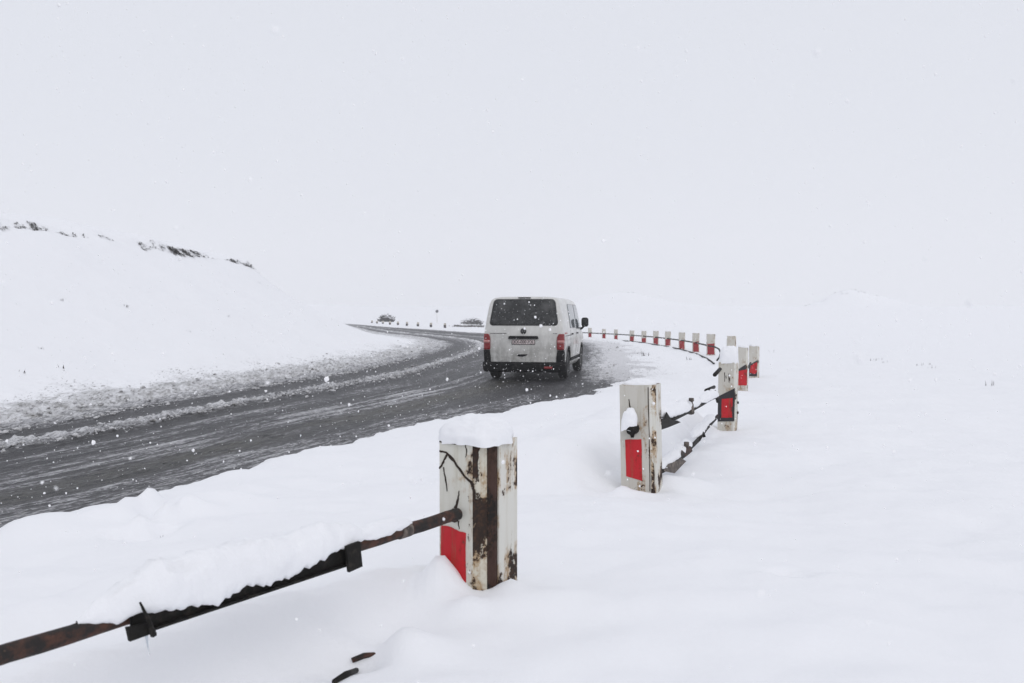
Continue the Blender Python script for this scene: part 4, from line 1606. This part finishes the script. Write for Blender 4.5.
# ------------------------------------------------------------------ bushes far off
def bush(px, py, Y, wid, hgt, label, ntw, flecks, cm):
    base = at(px, py, Y)
    base.z = gz(base.x, base.y)
    o = empty('bush', base)
    tag(o, label, 'bush', 'snowy bushes beyond the far road')
    mb = MB()
    for i in range(ntw):
        a = random.uniform(0, 2 * math.pi)
        r = math.sqrt(random.random())
        x, y = r * math.cos(a) * wid / 2, r * math.sin(a) * wid * .3
        hh = hgt * (1 - .75 * (2 * abs(x) / wid) ** 2.4) * random.uniform(.5, 1.05)
        tip = Vector((x + random.uniform(-.15, .15), y + random.uniform(-.15, .15), hh))
        root = Vector((x * .75, y * .75, -.1))
        md_ = (tip + root) / 2 + Vector((random.uniform(-.15, .15), random.uniform(-.1, .1), 0))
        mb.tube([root, md_, tip], [.05, .04, .015], 4, cap=False)
        for _ in range(4):
            q = root.lerp(tip, random.uniform(.35, 1))
            mb.tube([q, q + Vector((random.uniform(-.4, .4), random.uniform(-.3, .3), random.uniform(.0, .3)))], [.03, .012], 3, cap=False)
        if random.random() < flecks:
            c = tip + Vector((0, 0, -.05))
            w = base + c
            snow_dome(w, random.uniform(.08, .22), random.uniform(.08, .2), random.uniform(.06, .14), 0, i, .1, 2.2, 4, 8, .03)
    mb.build('twigs', cm, o)


bush(386.5, 321, 150, 3.2, 1.25, 'round dark leafless bush beyond the tiny posts, left of the van', 120, .5, M_twig)
bush(472, 320, 165, 4.6, 1.15, 'low wide snow-dusted bush just left of the van roof', 110, .9, M_twig)

me = np_mesh('settled_snow', np.concatenate(SNOW_V), np.concatenate(SNOW_F))
tag(new_obj('settled_snow', me, M_snow), kind='stuff')

# ------------------------------------------------------------------ sign beyond the far road
base = at(437, 322, 140)
base.z = gz(base.x, base.y)
sg_ = empty('road_sign', base)
tag(sg_, 'thin distant roadside pole with a small dark sign on top', 'road sign')
mb = MB()
mb.tube([(0, 0, -.2), (0, 0, 2.05)], .022, 8)
mb.build('sign_pole', M_edge, sg_)
mb = MB()
mb.tube([(0, -.045, 1.9), (0, -.03, 1.9)], .24, 18)
mb.build('sign_disc', M_sign, sg_)

# ------------------------------------------------------------------ falling snow
bm = bmesh.new()
bmesh.ops.create_icosphere(bm, subdivisions=2, radius=1)
IV = np.array([v.co[:] for v in bm.verts])
IF = np.array([[v.index for v in f.verts] for f in bm.faces])
bm.free()
bm = bmesh.new()
bmesh.ops.create_icosphere(bm, subdivisions=1, radius=1)
JV = np.array([v.co[:] for v in bm.verts])
JF = np.array([[v.index for v in f.verts] for f in bm.faces])
bm.free()
KV = np.array([[1, 0, 0], [-1, 0, 0], [0, 1, 0], [0, -1, 0], [0, 0, 1], [0, 0, -1]], float) * 1.15
KF = np.array([[0, 2, 4], [2, 1, 4], [1, 3, 4], [3, 0, 4], [2, 0, 5], [1, 2, 5], [3, 1, 5], [0, 3, 5]])
FV, FF, off = [], [], 0
pos = []
ZT = 7.0
Ymax = 24.0
cnt = 0
vol_lo = 0
N_FL = 56000
yy = 1.5 + (Ymax - 1.5) * RNG.random(N_FL) ** .62
xx = (RNG.random(N_FL) * 2 - 1) * (.72 * yy + 1.0)
zz = RNG.random(N_FL) * (np.minimum(.36 * yy + 1.9, ZT + 2) + .8) - .3
gzs = height(xx, yy)
keep = zz > gzs + .12
# nothing inside the van
vx, vy = xx - VAN_X, yy - VAN_Y
keep &= ~((np.abs(vx) < 1.6) & (vy > -.3) & (vy < 5.3) & (zz < 2.1))
for x, y, z in zip(xx[keep], yy[keep], zz[keep]):
    sz = .0015 + .0038 * RNG.random() ** 2.3
    if RNG.random() < .02:
        sz *= 1.7
    if y < 2.6:
        sz = min(sz, .0035)
    bv, bf = (IV, IF) if y < 4 else ((JV, JF) if y < 8 else (KV, KF))
    st = np.array([1, 1, 1 + .3 * RNG.random()])
    ph = RNG.random(3) * 6
    bump_ = 1 + .35 * np.sin(bv @ np.array([3.1, 1.7, 2.3]) + ph[0]) * np.cos(bv @ np.array([-1.9, 2.9, 1.3]) + ph[1])
    FV.append(bv * bump_[:, None] * st * sz + np.array([x, y, z]))
    FF.append(bf + off)
    off += len(bv)
for _ in range(46):                              # a few flakes close to the lens, out of its focus
    y = .55 + 1.1 * RNG.random()
    x, z = (RNG.random() * 2 - 1) * .62 * y, CAM_Z + (RNG.random() * .80 - .42) * y
    ph = RNG.random(3) * 6
    bump_ = 1 + .35 * np.sin(IV @ np.array([3.1, 1.7, 2.3]) + ph[0])
    FV.append(IV * bump_[:, None] * (.0012 + .0016 * RNG.random()) + np.array([x, y, z]))
    FF.append(IF + off)
    off += len(IV)
me = np_mesh('falling_snow', np.concatenate(FV), np.concatenate(FF), False)
tag(new_obj('falling_snow', me, M_flake), kind='stuff')

# ------------------------------------------------------------------ lumps of dirty slush along the road
M_lump = mat('dirty_slush_lump', (.3, .3, .3), .7, spec=.2)
n = NT(M_lump)
lv = n.obj()
la = n.noise(lv, 5.0, 4, .7)
lb_ = n.noise(lv, 60, 3, .6)
n.color(n.mix(n.ramp(n.math('ADD', la, n.math('MULTIPLY', n.math('SUBTRACT', lb_, .5), .6)), .30, .56), (.15, .147, .14), (.64, .64, .65)))
LV, LF, off = [], [], 0
k_ = RNG.integers(0, NS, 9000)
ty = RNG.random(9000)
uu = np.where(ty < .62, .05 - .20 * np.abs(RNG.normal(0, .40, 9000)) + .06 * RNG.random(9000), np.where(ty < .84, .275 + .030 * RNG.normal(0, 1, 9000), .97 + .12 * RNG.random(9000)))
lx = Ii[k_, 0] + (Ei - Ii)[k_, 0] * uu
ly = Ii[k_, 1] + (Ei - Ii)[k_, 1] * uu
ok = (ly > 6) & (ly < 48) & ((ty < .84) | ((ly > 21) & (ty > .955)))
lx, ly, uu, ty = lx[ok], ly[ok], uu[ok], ty[ok]
lzg = height(lx, ly)
lzr = np.where((uu > .2) & (uu < .4), .045, .015)
for x, y, z, zr_ in zip(lx, ly, lzg, lzr):
    sz = .008 + .030 * RNG.random() ** 2.8
    ph = RNG.random(3) * 6
    bump_ = 1 + .4 * np.sin(JV @ np.array([2.7, 1.9, 3.3]) + ph[0]) * np.cos(JV @ np.array([-2.2, 3.1, 1.4]) + ph[1])
    LV.append(JV * bump_[:, None] * np.array([1 + .6 * RNG.random(), 1 + .6 * RNG.random(), .75]) * sz + np.array([x, y, max(z, zr_) + .2 * sz]))
    LF.append(JF + off)
    off += len(JV)
me = np_mesh('slush_lumps', np.concatenate(LV), np.concatenate(LF))
tag(new_obj('slush_lumps', me, M_lump), kind='stuff')

# ------------------------------------------------------------------ haze
zmax = float(GZ.max())
mb = MB()
mb.box((0, 420, (zmax + 8 - 6) / 2), (900, 1000, zmax + 8 + 6))
HZ = bpy.data.materials.new('haze_air')
HZ.use_nodes = True
nt = HZ.node_tree
nt.nodes.clear()
out = nt.nodes.new('ShaderNodeOutputMaterial')
pv = nt.nodes.new('ShaderNodeVolumePrincipled')
pv.inputs['Color'].default_value = (.99, .99, .995, 1)
pv.inputs['Density'].default_value = .0012
pv.inputs['Anisotropy'].default_value = 0.0
nt.links.new(pv.outputs[0], out.inputs['Volume'])
tag(mb.build('haze', HZ), kind='stuff')

# ------------------------------------------------------------------ light
SUN_EL, SUN_AZ = R(48), R(20)
world = bpy.data.worlds.new('World')
sc.world = world
world.use_nodes = True
nt = world.node_tree
bg = nt.nodes['Background']
sky = nt.nodes.new('ShaderNodeTexSky')
sky.sky_type = 'NISHITA'
sky.sun_disc = False
sky.sun_elevation = SUN_EL
sky.sun_rotation = R(180) - SUN_AZ
sky.dust_density = 5
mx = nt.nodes.new('ShaderNodeMix')
mx.data_type = 'RGBA'
mx.inputs[0].default_value = .93                # closed cloud cover: little of the clear sky is left
mx.inputs[7].default_value = (7.85, 8.06, 8.72, 1)
nt.links.new(sky.outputs[0], mx.inputs[6])
nt.links.new(mx.outputs[2], bg.inputs['Color'])
bg.inputs['Strength'].default_value = .1
sd = bpy.data.lights.new('sun', 'SUN')
sd.energy = .5
sd.angle = R(40)
sd.color = (1, .97, .93)
so = bpy.data.objects.new('sun', sd)
COL.objects.link(so)
so.rotation_euler = (R(90) - SUN_EL, 0, SUN_AZ)
so.location = (0, 0, 60)

vs = sc.view_settings
vs.view_transform = 'Standard'
vs.look = 'None'
vs.exposure = 0.0
vs.gamma = 1
vs.use_curve_mapping = False
cy = sc.cycles
cy.max_bounces = 12
cy.diffuse_bounces = 10
cy.glossy_bounces = 3
cy.transmission_bounces = 4
cy.volume_bounces = 5
cy.use_denoising = True
